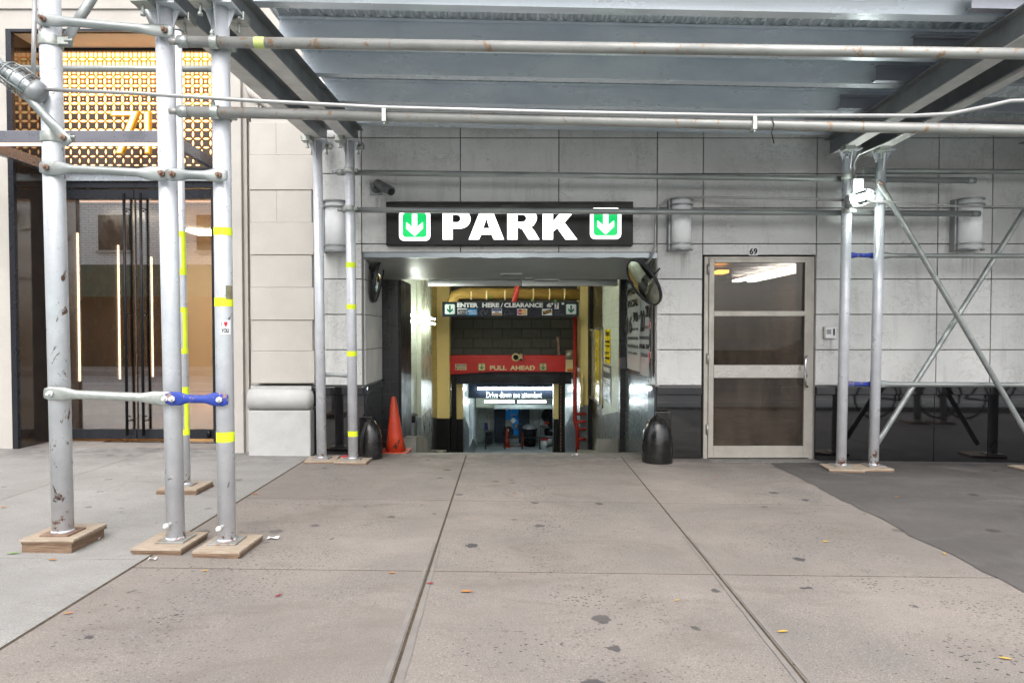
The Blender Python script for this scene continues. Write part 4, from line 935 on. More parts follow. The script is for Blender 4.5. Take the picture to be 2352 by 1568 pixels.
for xa,xb,yt,yb,mt,lab in ((1354,1365.5,755,915,M['picture'],'framed dark print beside the yellow panel on the tunnel wall'),(1366.5,1379.5,752,925,M['yellow'],'tall plain yellow framed panel on the tunnel wall'),(1380.5,1385.5,752,935,M['yellow'],'narrow yellow framed panel nearest the white wall')):
    Yn,Yf=rY(xb,X2),rY(xa,X2); Ym=(Yn+Yf)/2; z0,z1=wz(yb,Ym),wz(yt,Ym)
    t=thing('framed_panel',lab,'panel',(X2,Ym,z0),'framed panels on the tunnel wall')
    e=MB(m2); e.box(-Yf,-Yn,-.004,.02,z0+.02,z1-.02); e.build('face', mt, t)
    e=MB(m2); e.box(-Yf,-Yf+.04,-.02,.02,z0,z1); e.box(-Yn-.04,-Yn,-.02,.02,z0,z1); e.box(-Yf,-Yn,-.02,.02,z0,z0+.04); e.box(-Yf,-Yn,-.02,.02,z1-.04,z1); e.build('frame', M['alu'], t)

# ================================================================== RED HEADER
RY=13.9
def rp(u,v,Y=RY): q=W((1650+u/4.276)*.6125,(1100+v/4.276)*.6125,Y); return q.x,q.z
a=rp(163,1255); b=rp(2060,988)
rh=thing('red_header_beam','red painted header reading PULL AHEAD between two green arrow squares','sign',((a[0]+b[0])/2,RY,a[1]))
e=MB(); e.box(a[0],b[0],RY,RY+.2,a[1],b[1]); e.build('panel', M['red'], rh, bevel=.004)
c=rp(163,1300); d=rp(900,1262); e=MB(); e.poly([(a[0],RY+.03,a[1]-.002),(a[0],RY+.03,c[1]),(d[0],RY+.03,a[1]-.002)],(0,.1,0)); e.build('bent_edge', M['red'], rh)
for u0,u1,v0,v1 in ((610,728,1122,1235),(1594,1712,1122,1235)):
    p0=rp(u0,v1); p1=rp(u1,v0); icon(rh,(p0[0]+p1[0])/2,(p0[1]+p1[1])/2,p1[0]-p0[0],RY-.001,M['signgreen2'],M['creamvinyl'],M['signgreen2'],.07)
for body,u0,u1 in (('PULL',798,1072),('AHEAD',1122,1524)):
    p0=rp(u0,1230); p1=rp(u1,1155); text('lettering',body,p0[0],p1[0],p0[1],p1[1],RY-.001,M['creamvinyl'],rh,bold=.045)
p0=rp(245,1224); p1=rp(425,1130); e=MB(); e.box(p0[0],p1[0],RY-.003,RY-.0005,p0[1],p1[1]); st=e.build('sticker', M['creamvinyl'], rh)
for v0,v1 in ((1152,1134),(1172,1156)):
    p0=rp(252,v0); p1=rp(418,v1); text('lettering','AMERICAN DOOR',p0[0],p1[0],p0[1],p1[1],RY-.004,M['deepblue'],st,bold=.04)
e=MB(); p0=rp(252,1216); p1=rp(275,1184); e.box(p0[0],p1[0],RY-.005,RY-.0035,p0[1],p1[1])
for v in (1184,1196,1208): p0=rp(285,v+5); p1=rp(410,v); e.box(p0[0],p1[0],RY-.005,RY-.0035,p0[1],p1[1])
e.build('small_print', M['ink2'], st)
t=thing('dome_camera','round cream ringed dome camera on the red header','camera',(rp(1215,1023)[0],RY,rp(1215,1023)[1])); c=rp(1215,1023)
e=MB(); e.lathe([(.083,0),(.083,.02),(.062,.03),(.055,.02)],(c[0],RY-.001,c[1]),axis=(0,-1,0)); e.build('ring', M['creamvinyl'], t)
e=MB(); e.lathe([(.055,.02),(.045,.05),(.02,.066),(.001,.07)],(c[0],RY-.001,c[1]),axis=(0,-1,0)); e.build('dome', M['ink'], t)
c=rp(1300,1030); t=thing('small_camera','small cream camera beside the dome camera on the red header','camera',(c[0],RY,c[1]))
e=MB(); e.tube([(c[0],RY,c[1]+.06),(c[0],RY-.08,c[1]+.03),(c[0],RY-.14,c[1]-.03)],.035,12); e.build('body', M['creamvinyl'], t)
e=MB(); e.lathe([(.026,0),(.02,.006)],(c[0],RY-.142,c[1]-.032),axis=(0,-1,-.6)); e.build('lens', M['ink'], t)
t=thing('motor_box','dirty white control box with cylindrical motor at the right end of the red header','box',(rp(2070,1250)[0],RY-.2,rp(2070,1250)[1]))
p0=rp(2008,1250); p1=rp(2140,1055); e=MB(); e.box(p0[0],p1[0],RY-.2,RY-.01,p0[1],p1[1]); e.build('box', M['creamvinyl'], t, bevel=.008)
q0=rp(2025,1240); q1=rp(2115,1215); e=MB(); e.box(q0[0],q1[0],RY-.203,RY-.2005,q0[1],q1[1]); e.build('warning_label', M['cardred'], t)
q0=rp(2025,1210); q1=rp(2115,1192); e=MB(); e.box(q0[0],q1[0],RY-.203,RY-.2005,q0[1],q1[1]); e.build('caution_label', M['cardyellow'], t)
q0=rp(2068,1052); q1=rp(2068,905); e=MB(); e.cyl((q0[0],RY-.1,q0[1]),(q0[0],RY-.1,q1[1]),.085,16); e.build('motor', M['alu'], t)
q0=rp(1890,1000); q1=rp(1885,700); e=MB(); e.bar((q0[0]+.02,RY-.02,q0[1]),(q1[0],RY+.05,q1[1]),.05,.05,(0,1,0)); tag(e.build('angle_strut', M['rust']),'thin dark steel strut standing above the red header','strut')
# ================================================================== PIPES, TUBES IN THE TUNNEL
def tubelight(name,label,p0,p1,r,mat,cat='light',group=None,off=(0,.04,.03)):
    p0=Vector(p0); p1=Vector(p1); t=thing(name,label,cat,(p0+p1)/2,group)
    e=MB(); e.cyl(p0,p1,r,12); e.build('tube', mat, t)
    o=Vector(off); e=MB(); e.bar(p0+o,p1+o,.03,.03); e.build('housing', M['fixture'], t)
    return t
for k,(ya,yb,ys_) in enumerate(((722,741,'upper'),(736,752,'lower'))):
    z=wz(ya+2,9.4); tubelight('fluorescent_light',f'{ys_} of two lit tubes on the white left tunnel wall',(XLf+.15,8.75,z),(XLf+.15,11.9,z),.015,M['tube_left'],'light','tube lights on the left wall',off=(-.06,0,0))
tubelight('fluorescent_light','ceiling tube light behind the soffit above the hanging clearance sign',(-1.0,10.5,2.38),(1.0,10.5,2.38),.02,M['tube_warm'],'light',off=(0,0,.045))
for xa,xb,lab in ((1097,1181,'left lit tube over the words Drive down'),(1184.5,1274,'right lit tube over the words see attendant')):
    z=wz(892,19.4); tubelight('fluorescent_light',lab,(wx(xa,19.4),19.38,z),(wx(xb,19.4),19.38,z),.026,M['tube'],'light','tube lights on the header beam')
for xa,xb,lab in ((1113,1181,'left lit tube below the header beam in the basement'),(1189,1254,'right lit tube below the header beam in the basement')):
    z=wz(922,21.2); tubelight('fluorescent_light',lab,(wx(xa,21.2),21.2,z),(wx(xb,21.2),21.2,z),.026,M['tube'],'light','tube lights in the basement',off=(0,.0,.06))
def pipe(name,label,pts,r,mat,cat='pipe',group=None,n=14):
    e=MB(); e.tube(pts,r,n); return tag(e.build(name,mat),label,cat,group)
z=wz(676,12); 
t=thing('wrapped_pipe','thick yellow wrapped pipe under the dark tunnel ceiling','pipe',(0,12,z))
e=MB(); e.tube([(wx(1036,12),12.3,z-.28),(wx(1038,12),12.1,z-.16),(wx(1046,12),12,z-.01),(wx(1060,12),12,z+.02),(wx(1331,12),12,z)],.095,18); e.build('pipe', M['yellowpipe'], t)
for xp in (1083,1118,1160,1187,1225,1262,1296): 
    e=MB(); e.cyl((wx(xp,12)-.012,12,z+.005),(wx(xp,12)+.012,12,z+.005),.10,18); e.build('strap', M['creamvinyl'], t)
pipe('red_sprinkler_pipe','red pipe stub dropping from the ceiling behind the hanging sign',[W(1192,640,11.5),W(1186,672,11.5),W(1180,700,11.5)],.045,M['redpipe'])
t=thing('standpipe','red vertical standpipe with short side branches beside the right column','pipe',W(1321,1040,13.3))
e=MB(); xx=wx(1321,13.3); e.tube([(xx,13.3,wz(727,13.3)),(xx,13.3,wz(965,13.3)),(xx+.05,13.3,wz(985,13.3)),(xx+.05,13.3,wz(1060,13.3))],.04,12); e.build('riser', M['redpipe'], t)
for yp in (950,968,985,1008,1040):
    e=MB(); e.cyl((xx+.02,13.3,wz(yp,13.3)),(xx+.22,13.3,wz(yp,13.3)),.03,10); e.build('branch', M['redpipe'], t)
pipe('vent_pipe','slim cream pipe beside the red standpipe',[(xx+.15,13.35,wz(860,13.3)),(xx+.15,13.35,wz(935,13.3))],.025,M['yellowcol'])
for xp,lab in ((1284.5,'rusty hoist chain hanging beside the right shutter track'),):
    e=MB(); X=wx(xp+4,13.85)
    for k in range(50):
        z=wz(885,13.85)-k*.034
        if z<-1.75: break
        e.bar((X,13.85,z),(X,13.85,z-.036),.006 if k%2 else .022,.022 if k%2 else .006,(0,1,0))
    tag(e.build('hoist_chain', M['rust']),lab,'chain')
zi=wz(930.5,23.0); pipe('duct_pipe','pale wrapped duct across the basement below the lit tubes',[(wx(1135,22.6),22.6,zi),(wx(1285,22.6),22.6,zi)],.085,M['insul'],n=18)
for k,(xp,yp,dx) in enumerate(((1195,681,0),(1225,697,0),(1324-8,694,0))):
    c=W((1650+(815,1480,1848)[k]/4.276)*.6125,(1100+(52,110,116)[k]/4.276)*.6125,HY+.06); e=MB(); e.box(c.x-.015,c.x+.015,HY+.055,HY+.06,c.z-.02,c.z+.02)
    tag(e.build('green_tag', M['hedge']),('small green tag hanging left of the red pipe stub','green tag above the hanging sign right of the red pipe','green tag on the right chain of the hanging sign')[k],'tag')
e=thing('soap_dispenser','small black box fixed to the dark lower part of the white tunnel wall','box',W(948,962,9.8)); t=e
c=W(948,962,10.0); e=MB(); e.box(XLf+.0,XLf+.09,9.95,10.2,c.z-.05,c.z+.05); e.build('body', M['black'], t, bevel=.01)
t=thing('push_button','small grey switch box on the black pier beside the posters','switch',W(1432,833,9.0)); c=W(1427,833,9.15)
e=MB(); e.box(c.x-.02,c.x+.07,9.12,9.19,c.z-.08,c.z+.08); e.build('box', M['camgrey'], t, bevel=.005)
e=MB(); e.box(c.x-.024,c.x-.0205,9.13,9.18,c.z-.05,c.z+.05); e.build('plate', M['chrome'], t)
# ================================================================== BASEMENT CLUTTER
KY=24.7
def kx(u,Y=KY): return wx((1640+u/3.92)*.6125,Y)
def kz(v,Y=KY): return wz((1340+v/3.92)*.6125,Y)
FZ=-2.66
for a,b,lab,hxn in ((838,1002,'left dark navy steel door beside the blue machine',0),(1197,1355,'right dark navy steel door beside the blue machine',1)):
    t=thing('steel_door',lab,'door',(kx((a+b)/2),KY,FZ),'navy doors in the basement')
    e=MB(); e.box(kx(a),kx(b),KY-.2,KY-.15,FZ+.04,kz(742)); e.build('leaf', M['navydoor'], t, bevel=.006)
    e=MB(); q=kx(b)-.05 if hxn==0 else kx(a)+.05; e.cyl((q-.03,KY-.24,kz(962)),(q+.03,KY-.24,kz(962)),.012,8); e.build('handle', M['chrome'], t)
t=thing('blue_machine','bright blue machine cabinet standing between the dark doors','machine',(kx(1100),KY,FZ))
e=MB(); e.box(kx(1002),kx(1085),KY-.05,KY+.2,kz(915),kz(740)); e.box(kx(1088),kx(1197),KY-.12,KY+.2,kz(838),kz(742)); e.box(kx(1110),kx(1197),KY-.02,KY+.2,kz(1140),kz(850)); e.build('cabinet', M['bluem'], t, bevel=.01)
e=MB(); e.box(kx(1085),kx(1170),KY-.16,KY-.125,kz(838),kz(830)); e.box(kx(1005),kx(1040),KY-.09,KY-.055,kz(772),kz(762)); e.build('trim', M['white'], t)
e=MB(); e.cyl((kx(1160),KY-.2,kz(1040)),(kx(1160),KY-.2,kz(965)),.05,12); e.build('canister', M['alu2'], t)
e=MB(); c=((kx(1118)),kz(912)); s=.11; e.poly([(c[0]-s,KY-.25,c[1]+.01),(c[0]-.01,KY-.25,c[1]-s),(c[0]+s,KY-.25,c[1]-.01),(c[0]+.01,KY-.25,c[1]+s)],(0,.004,0)); tag(e.build('paper_notice', M['white']),'tilted square of white paper hanging on the blue machine','paper')
t=thing('air_tank','round dark air tank with pale label below the blue machine','tank',(kx(1040),KY,kz(1080)))
e=MB(); e.lathe([(.05,0),(.15,.02),(.2,.08),(.2,.2)],(kx(1040),KY-.35+.2,kz(1075)),n=24,axis=(0,-1,0)); e.build('tank', M['bag'], t)
e=MB(); e.box(kx(1012),kx(1048),KY-.36,KY-.355,kz(1065),kz(1030)); e.build('tank_label', M['signwhite'], t)
def cone(x,y,z,h,r,lab,tilt=0,group='traffic cones',base=None):
    t=thing('traffic_cone',lab,'cone',(x,y,z),group)
    e=MB(); tp=Vector((x+tilt,y,z+h))
    e.loft([(Vector((x,y,z+.028)),r*.78,r*.78),(Vector((x+tilt*.3,y,z+h*.3)),r*.60,r*.60),(Vector((x+tilt*.97,y,z+h*.97)),r*.2,r*.2),(tp,r*.14,r*.14)],n=28); e.build('body', M['cone'], t)
    e=MB(); e.rrect(-r*1.12,r*1.12,-r*1.12,r*1.12,r*.3,0,.026)
    for i,v in enumerate(e.v): e.v[i]=(x+v[0],y+v[2],z+.028+v[1]*1.0+.0)
    e.build('base', base or M['cone'], t, bevel=.004)
cone(kx(1025),23.8,FZ,.72,.13,'narrow orange cone leaning by the left dark door')
cone(kx(1268),24.1,FZ,.62,.13,'small orange cone in front of the right dark door')
t=thing('trash_can','black lidded trash can lined with a plastic bag beside the orange cone','bin',(kx(1360),24,FZ))
e=MB(); e.lathe([(.2,0),(.25,.55),(.27,.6),(.27,.63)],(kx(1360,24),24,FZ)); e.build('bin', M['bag'], t)
e=MB(); e.lathe([(.27,.63),(.25,.70),(.12,.77),(.001,.78)],(kx(1360,24),24,FZ),cap=False); e.build('lid', M['sconce'], t)
for u,lab,cl in ((1570,'white bucket with red rim on the basement floor',M['redink']),(1638,'plain white bucket behind the red-rimmed bucket',M['bucket'])):
    Yq=23.6 if u==1570 else 24.1; t=thing('bucket',lab,'bucket',(kx(u,Yq),Yq,FZ),'buckets in the basement')
    e=MB(); e.lathe([(.12,0),(.14,.30)],(kx(u,Yq),Yq,FZ)); e.build('pail', M['bucket'], t)
    e=MB(); e.lathe([(.148,.28),(.148,.32),(.13,.325)],(kx(u,Yq),Yq,FZ)); e.build('rim', cl, t)
t=thing('wall_fan','round black fan on the basement back wall','fan',(kx(1645),KY,kz(850)))
e=MB(); e.lathe([(.26,0),(.28,.05),(.26,.12),(.24,.12),(.1,.1)],(kx(1645),KY-.05,kz(850)),axis=(0,-1,0)); e.build('cage', M['bag'], t)
e=MB()
for k in range(5): t_=R(72*k); e.bar((kx(1645),KY-.1,kz(850)),(kx(1645)+.22*math.cos(t_),KY-.12,kz(850)+.22*math.sin(t_)),.09,.01,(0,1,0))
e.build('blade', M['camgrey'], t)
t=thing('shelf_clutter_table','grey utility trolley carrying tools under the round fan','trolley',(kx(1600),KY-.3,FZ))
e=MB(); e.box(kx(1500),kx(1720),KY-.5,KY-.2,kz(1010),kz(990))
for u in (1505,1712): e.box(kx(u),kx(u)+.03,KY-.5,KY-.46,FZ,kz(1010))
e.build('frame', M['camgrey'], t)
e=MB(); e.cyl((kx(1530),KY-.35,kz(990)),(kx(1530),KY-.35,kz(950)),.05,10); e.cyl((kx(1620),KY-.35,kz(1060)),(kx(1620),KY-.35,kz(980)),.09,12); e.build('tools', M['alu2'], t)
e=MB(); e.box(kx(1572),kx(1678),KY-.4,KY-.25,kz(965),kz(920)); tag(e.build('toolbox', M['redpipe'], bevel=.01),'red metal toolbox on the trolley under the fan','box')
t=thing('trash_bag','heap of black plastic bags at the right end of the basement','bag',(kx(1730),24.3,FZ))
e=MB()
for cx_b,cz_b,r_b in ((1700,1090,.3),(1745,1000,.3),(1735,900,.22),(1760,1140,.28)):
    e.lathe([(r_b*math.sin(R(a_)),-r_b*math.cos(R(a_))) for a_ in range(8,180,18)],(kx(cx_b,24.3),24.4,kz(cz_b,24.3)),n=14)
e.build('bags', M['bag'], t)
t=thing('plastic_crate','black plastic crate on the floor left of the dark doors','crate',(kx(758),24,FZ))
e=MB(); e.box(kx(705,24),kx(810,24),23.8,24.2,FZ+.1,kz(1075,24)); e.build('crate', M['bag'], t, bevel=.02)
e=MB(); e.box(kx(700,24),kx(815,24),23.78,24.22,kz(1080,24),kz(1068,24)); e.build('crate_lid', M['camgrey'], t, bevel=.01)
e=MB(); e.bar((kx(770),KY-.3,kz(1070)),(kx(728),KY,kz(775)),.07,.03,(0,1,0)); tag(e.build('wooden_plank', M['ply']),'wooden plank leaning on the basement wall left of the doors','plank')
e=MB(); e.box(kx(692),kx(750),KY-.15,KY-.1,kz(1080),kz(950)); tag(e.build('blue_board', M['deepblue']),'dark blue board leaning behind the black crate','board')
e=MB(); e.box(kx(690,23.3),kx(1780,23.3),23.3,23.36,kz(1185,23.3),kz(1172,23.3))
for u in (700,980,1240,1500,1770): e.box(kx(u,23.3),kx(u,23.3)+.04,23.3,23.36,FZ,kz(1185,23.3))
tag(e.build('low_rail', M['black']),'low dark steel rail across the basement floor','rail')
e=MB()
for k in range(7): x=kx(1030+k*26,23.9); e.box(x,x+.08+.03*(k%3),23.85,23.95+.05*(k%2),FZ,FZ+.05+.05*((k*7)%3)/2)
tag(e.build('loose_parts', M['alu2']),'scatter of pale metal parts on the floor before the blue machine','parts')
for u,lab in ((1435,'thick white pipe on the basement wall near the fan'),(1470,'thin white pipe on the basement wall near the fan')):
    pipe('wall_pipe',lab,[(kx(u),KY+.2,kz(745)),(kx(u),KY+.2,kz(1050))],.045 if u==1435 else .03,M['insul'],group='white wall pipes')
# lettered banner on lower left wall
mL=Matrix(((0,-1,0,-1.247),(1,0,0,0),(0,0,1,0),(0,0,0,1)))
e=MB(mL); e.box(19.9,21.6,-.006,0,-2.0,-.8); bn=tag(e.build('wall_banner', M['signwhite']),'white notice with blue vertical lettering on the left basement wall','notice')
text('lettering','CASHIER\nPAY HERE\nTHANK YOU',20.05,21.45,-1.9,-.9,-.0065,M['deepblue'],bn,M=mL,bold=.02,lines=3) if False else None
e=MB(mL)
for k in range(4):
    for q in range(12): e.box(20.1+k*.35,20.28+k*.35,-.008,-.0062,-1.92+q*.09,-1.86+q*.09)
e.build('small_lettering', M['deepblue'], bn)

# ================================================================== SIDEWALK SHED
def H(X): return -.02*X      # the shed follows the fall of the street
ZB=3.20                       # underside of the beams
def pad(cx,cy,w,d,layers,label,rot=0,zoff=0):
    t=thing('plywood_pad',label,'wood block',(cx,cy,G(cx)),'plywood pads under the posts')
    z=G(cx)-.004
    for i,(th,sh,mt) in enumerate(layers):
        ca,sa=math.cos(rot),math.sin(rot); e=MB(); pts=[]
        ww,dd_=w/2-sh,d/2-sh
        for a,b in ((-ww,-dd_),(ww,-dd_),(ww,dd_),(-ww,dd_)):
            a+=random.uniform(-.006,.006); pts.append((cx+a*ca-b*sa,cy+a*sa+b*ca))
        e.hexa([(a,b,z) for a,b in pts]+[(a,b,z+th) for a,b in pts]); e.build('board', M[mt], t, bevel=.002)
        z+=th+.0005
    return z
post_pads={}
def post(xb,yb,xt,yt,Y,r,label,padspec,mat='post',top=None,head=True,tapes=(),bolts=(),group='silver scaffold posts',plate=.085):
    B_=W(xb,yb,Y); T_=W(xt,yt,Y)
    X=B_.x; z0=padspec if isinstance(padspec,float) else G(X)+.05
    d=(T_-B_); d/=d.z
    z1=(ZB+H(X)-.035) if top is None else top
    base=Vector((X,Y,z0)); P=lambda z: Vector((B_.x+d.x*(z-B_.z),Y,z))
    t=thing('scaffold_post',label,'post',P(z0),group)
    e=MB(); rr=plate; c=P(z0)
    e.hexa([(c.x-rr,Y-rr,z0),(c.x+rr,Y-rr,z0),(c.x+rr,Y+rr,z0),(c.x-rr,Y+rr,z0),(c.x-rr,Y-rr,z0+.01),(c.x+rr,Y-rr,z0+.01),(c.x+rr,Y+rr,z0+.01),(c.x-rr,Y+rr,z0+.01)])
    e.build('base_plate', M['rust'] if mat=='post_rusty' else M['galv_rust'], t, bevel=.002)
    e=MB(); e.cyl(P(z0+.01),P(z1),r,32)
    if mat!='post_rusty' or True: e.lathe([(r+.006,0),(r+.0005,.012)],P(z0+.01),n=24)
    e.build('tube', M[mat], t)
    if head:
        c=P(z1); e=MB(); e.box(c.x-.10,c.x+.10,Y-.09,Y+.09,z1,z1+.012)
        for s_ in (-1,1):
            e.poly([(c.x-.004,Y+s_*(r-.005),z1),(c.x-.004,Y+s_*.09,z1),(c.x-.004,Y+s_*(r-.004),z1-.2)],(.008,0,0))
            e.poly([(c.x+s_*(r-.005),Y-.004,z1),(c.x+s_*.09,Y-.004,z1),(c.x+s_*(r-.004),Y-.004,z1-.12)],(0,.008,0))
        e.build('head_plate', M['post'], t)
        for s_ in (-1,1):      # beam clamps, front left and back right
            e=MB(); xq=c.x+s_*.062; yq=Y+s_*.12
            e.box(xq-.05,xq+.05,yq-.05,yq+.05,z1-.030,z1-.018); e.box(xq-.05,xq+.05,yq+s_*.038,yq+s_*.05,z1-.018,z1+.02); e.box(xq-.05,xq-.04,yq-.05,yq+.05,z1-.018,z1+.02); e.box(xq+.04,xq+.05,yq-.05,yq+.05,z1-.018,z1+.02)
            e.cyl((xq,yq,z1-.085),(xq,yq,z1+.01),.009,8); e.cyl((xq,yq,z1-.09),(xq,yq,z1-.075),.016,6); e.build('beam_clamp', M['clamp'], t, bevel=.002)
    for (ya,yb_,mt) in tapes:
        za,zb__=wz(yb_,Y),wz(ya,Y); e=MB(); e.cyl(P(za),P(zb__),r+.0016,28,cap=False); e.build('tape', M[mt], t)
    for yb_,mt in bolts:
        c=P(wz(yb_,Y)); e=MB(); q=c+Vector((0,-r,0)); e.cyl(q+Vector((0,.01,0)),q+Vector((-.008,-.05,-.006)),.011,10); e.lathe([(.017,0),(.017,.02),(.010,.032),(.002,.038)],q+Vector((-.006,-.028,-.004)),n=12,axis=(-.15,-1,-.1)); e.build('bolt', M[mt], t)
    return t,P
plyl=[(.017,0,'ply'),(.016,.004,'plyedge'),(.016,0,'ply')]
# front left cluster
X1=W(147,1222,4.04).x; z=pad(X1-.02,4.08,.30,.33,[(.055,.006,'plyedge'),(.014,.0,'plyedge'),(.014,-.006,'ply')],'thick wooden block with plywood on top under the leftmost thick post')
P1=post(145,1222,115,40,4.05,.058,'thick silver post at the far left with chipped paint and rust at its foot',float(z),'post_rusty',top=3.95,head=False)[1]
X2_=W(404,1238,4.07).x; z=pad(X2_-.03,4.07,.30,.34,[(.015,.01,'plyedge'),(.014,.004,'plyedge'),(.014,0,'ply')],'stack of worn plywood sheets under the second front post',-.03)
P2=post(403.5,1230,380,134,4.07,.052,'front silver post between the leftmost post and the one with the heart sticker',float(z),'post',bolts=((1196,'bucket'),))[1]
X3=W(521,1240,4.05).x; z=pad(X3+.02,4.03,.28,.34,[(.015,.004,'plyedge'),(.014,.0,'plyedge'),(.014,0,'ply')],'plywood sheets under the post with the heart sticker',-.05)
t3,P3=post(521,1230,507,134,4.05,.051,'front silver post with four yellow tape bands and heart sticker',float(z),'post',bolts=((1202,'bucket'),),tapes=((524,542,'tape'),(684,704,'tape'),(990,1013,'tape')))
c=P3(wz(752,4.05)); 
def curved(name,c,r,a0,a1,z0,z1,mat,parent):
    e=MB(); n=8
    for k in range(n):
        t0,t1=R(a0+(a1-a0)*k/n),R(a0+(a1-a0)*(k+1)/n); q=lambda t_,z,rr: (c.x+rr*math.cos(t_),c.y+rr*math.sin(t_),z)
        e.hexa([q(t0,z0,r),q(t1,z0,r),q(t1,z0,r-.001),q(t0,z0,r-.001),q(t0,z1,r),q(t1,z1,r),q(t1,z1,r-.001),q(t0,z1,r-.001)])
    return e.build(name,mat,parent)
st=curved('sticker',c,.0535,-88,-25,c.z-.042,c.z+.042,M['white'],t3)
def wraptext(body,c,r,a0,a1,z0,z1,mat,parent):
    o=text('lettering',body,a0,a1,z0,z1,0,mat,parent,bold=.03,th=.001)
    for v in o.data.vertices:
        t_=R(v.co.x); rr=r-v.co.y; zz_=v.co.z; v.co=(c.x+rr*math.cos(t_),c.y+rr*math.sin(t_),zz_)
wraptext('I',c,.0545,-82,-78,c.z+.008,c.z+.03,M['ink'],st); wraptext('YOU',c,.0545,-84,-40,c.z-.032,c.z-.006,M['ink'],st)
wraptext('\u2665',c,.0545,-68,-48,c.z+.004,c.z+.034,M['cardred'],st)
c=P3(wz(672,4.05)); curved('small_sticker',c,.0535,-55,-5,c.z-.04,c.z+.04,M['leaf'] if False else M['picture'],t3)
# thinner post behind
X4=W(429,1118,5.5).x; z=pad(X4-.01,5.5,.32,.30,[(.016,.0,'plyedge'),(.016,.0,'plyedge'),(.014,0,'ply')],'plywood sheets under the slim post wrapped in yellow tape')
t4,P4=post(429,1118,409,134,5.5,.030,'slim post behind the front pair with long yellow tape patches',float(z),'post',top=3.7,head=False,plate=.06,tapes=((532,545,'tape'),(617,632,'tape'),(706,718,'tape'),(800,812,'tape'),(888,902,'tape'),(985,998,'tape')))
for ya,yb_ in ((545,617),(718,800),(902,985)):
    c=P4((wz(ya,5.5)+wz(yb_,5.5))/2); curved('tape_strip',c,.0318,-75,-8,wz(yb_,5.5),wz(ya,5.5),M['tape'],t4)
# rear left pair
za=pad(W(740,1050,6.83).x,6.84,.30,.30,[(.015,0,'plyedge'),(.013,0,'ply')],'thin plywood sheets under the rear left post by the pedestal',.1)
post(739,1045,729,335,6.84,.048,'rear silver post just in front of the cream pedestal',float(za),'post_rusty' if False else 'post')
zb=pad(W(812,1052,6.80).x,6.80,.32,.28,[(.015,0,'plyedge'),(.013,0,'ply')],'thin plywood sheets under the rear taped post beside the left black guard',-.05)
post(811,1048,803,335,6.82,.048,'rear silver post with yellow tape bands beside the opening',float(zb),'post',tapes=((603,615,'tape'),(699,710,'tape'),(806,818,'tape'),(989,1001,'tape')))
# rear right pair
za=pad(W(1936,1070,6.7).x+.0,6.72,.33,.30,[(.015,0,'plyedge'),(.013,0,'ply')],'thin plywood sheets under the rear right post with the work lamp',-.12)
post(1932,1062,1948,350,6.78,.048,'rear right silver post carrying the lit work lamp, rusty at its foot',float(za),'post')
zb=pad(W(2008,1074,6.7).x,6.76,.30,.28,[(.015,0,'plyedge'),(.013,0,'ply')],'thin plywood sheets under the rear right post with crossed braces',.05)
post(2006,1066,2024,350,6.80,.048,'rear right silver post from which the crossed braces start',float(zb),'post')
Xr=W(2352,1072,6.8).x+.14; za=pad(Xr-.02,6.8,.36,.30,[(.015,0,'plyedge'),(.013,0,'ply')],'plywood sheet cut off by the right edge of the picture',.1)
P_=[W(2352,1072,6.8)]
tt=post(2400,1066,2418,350,6.82,.048,'silver post just beyond the right edge of the picture',float(za),'post')
# two front legs further along (seen in the polished granite)
for X in (6.2,6.6):
    za=pad(X,3.9,.3,.3,[(.03,0,'plyedge')],'plywood under a front post beyond the right edge, '+('nearer' if X<6.4 else 'farther')+' one')
    cpt=F*X/3.9+1176; post(cpt,1300,cpt,0,3.9,.051,'front silver post beyond the right edge, '+('nearer' if X<6.4 else 'farther')+' one',float(za),'post')
# I-beams
def ibeam(p0,p1,label,bw=.125,h=.2):
    t=thing('steel_beam',label,'beam',p0,'steel beams of the shed')
    p0=Vector(p0); p1=Vector(p1)
    e=MB(); e.bar(p0,p1,.012,h-.02,off=h/2); e.bar(p0,p1,bw,.010,off=h-.005); e.build('web', M['beam'], t)
    e=MB(); e.bar(p0,p1,bw,.010,off=.005); e.build('bottom_flange', M['flange_lit'], t)
for xr,yr,xf,dz,lab in ((729,335,380,0,'left grey steel beam at the open end of the shed'),(803,335,507,0,'grey steel beam right beside the leftmost beam')):
    a=W(xr,yr,6.84); b=W(xf,50,4.07); sl_=(a.x-b.x)/(6.84-4.07)
    ibeam((a.x+sl_*.30,7.14,ZB+H(a.x)-.02),(b.x-sl_*.35,3.75,ZB+H(b.x)-.02),lab)
for xr,lab in ((1946,'right grey steel beam above the lit work lamp'),(2022,'outer right grey steel beam beside the white conduit'),(2416,'grey steel beam whose end shows at the right edge')):
    a=W(xr,350,6.78); ibeam((a.x,7.14,ZB+H(a.x)-.02),(a.x-.14,3.75,ZB+H(a.x)-.02),lab)
# joists
def cjoist(Y,xa,xb,zb_,h,label,mat,group,fl=.09,name='ceiling_joist'):
    t=thing(name,label,'joist',(xa,Y,zb_),group)
    A_=Vector((xa,Y,zb_+H(xa))); B_=Vector((xb,Y,zb_+H(xb)))
    e=MB(); u=Vector((0,1,0)); 
    e.bar(A_+Vector((0,0,h/2)),B_+Vector((0,0,h/2)),.004,h)
    e.bar(A_+u*fl/2+Vector((0,0,.002)),B_+u*fl/2+Vector((0,0,.002)),fl,.004); e.bar(A_+u*(fl/2-.02)+Vector((0,0,h-.002)),B_+u*(fl/2-.02)+Vector((0,0,h-.002)),fl+.0,.004)
    e.bar(A_+u*fl+Vector((0,0,.012)),B_+u*fl+Vector((0,0,.012)),.004,.022); e.bar(A_-u*.018+Vector((0,0,h-.012)),B_-u*.018+Vector((0,0,h-.012)),.004,.022)
    e.build('channel', M[mat], t); return t
JB=3.405; JH=.2
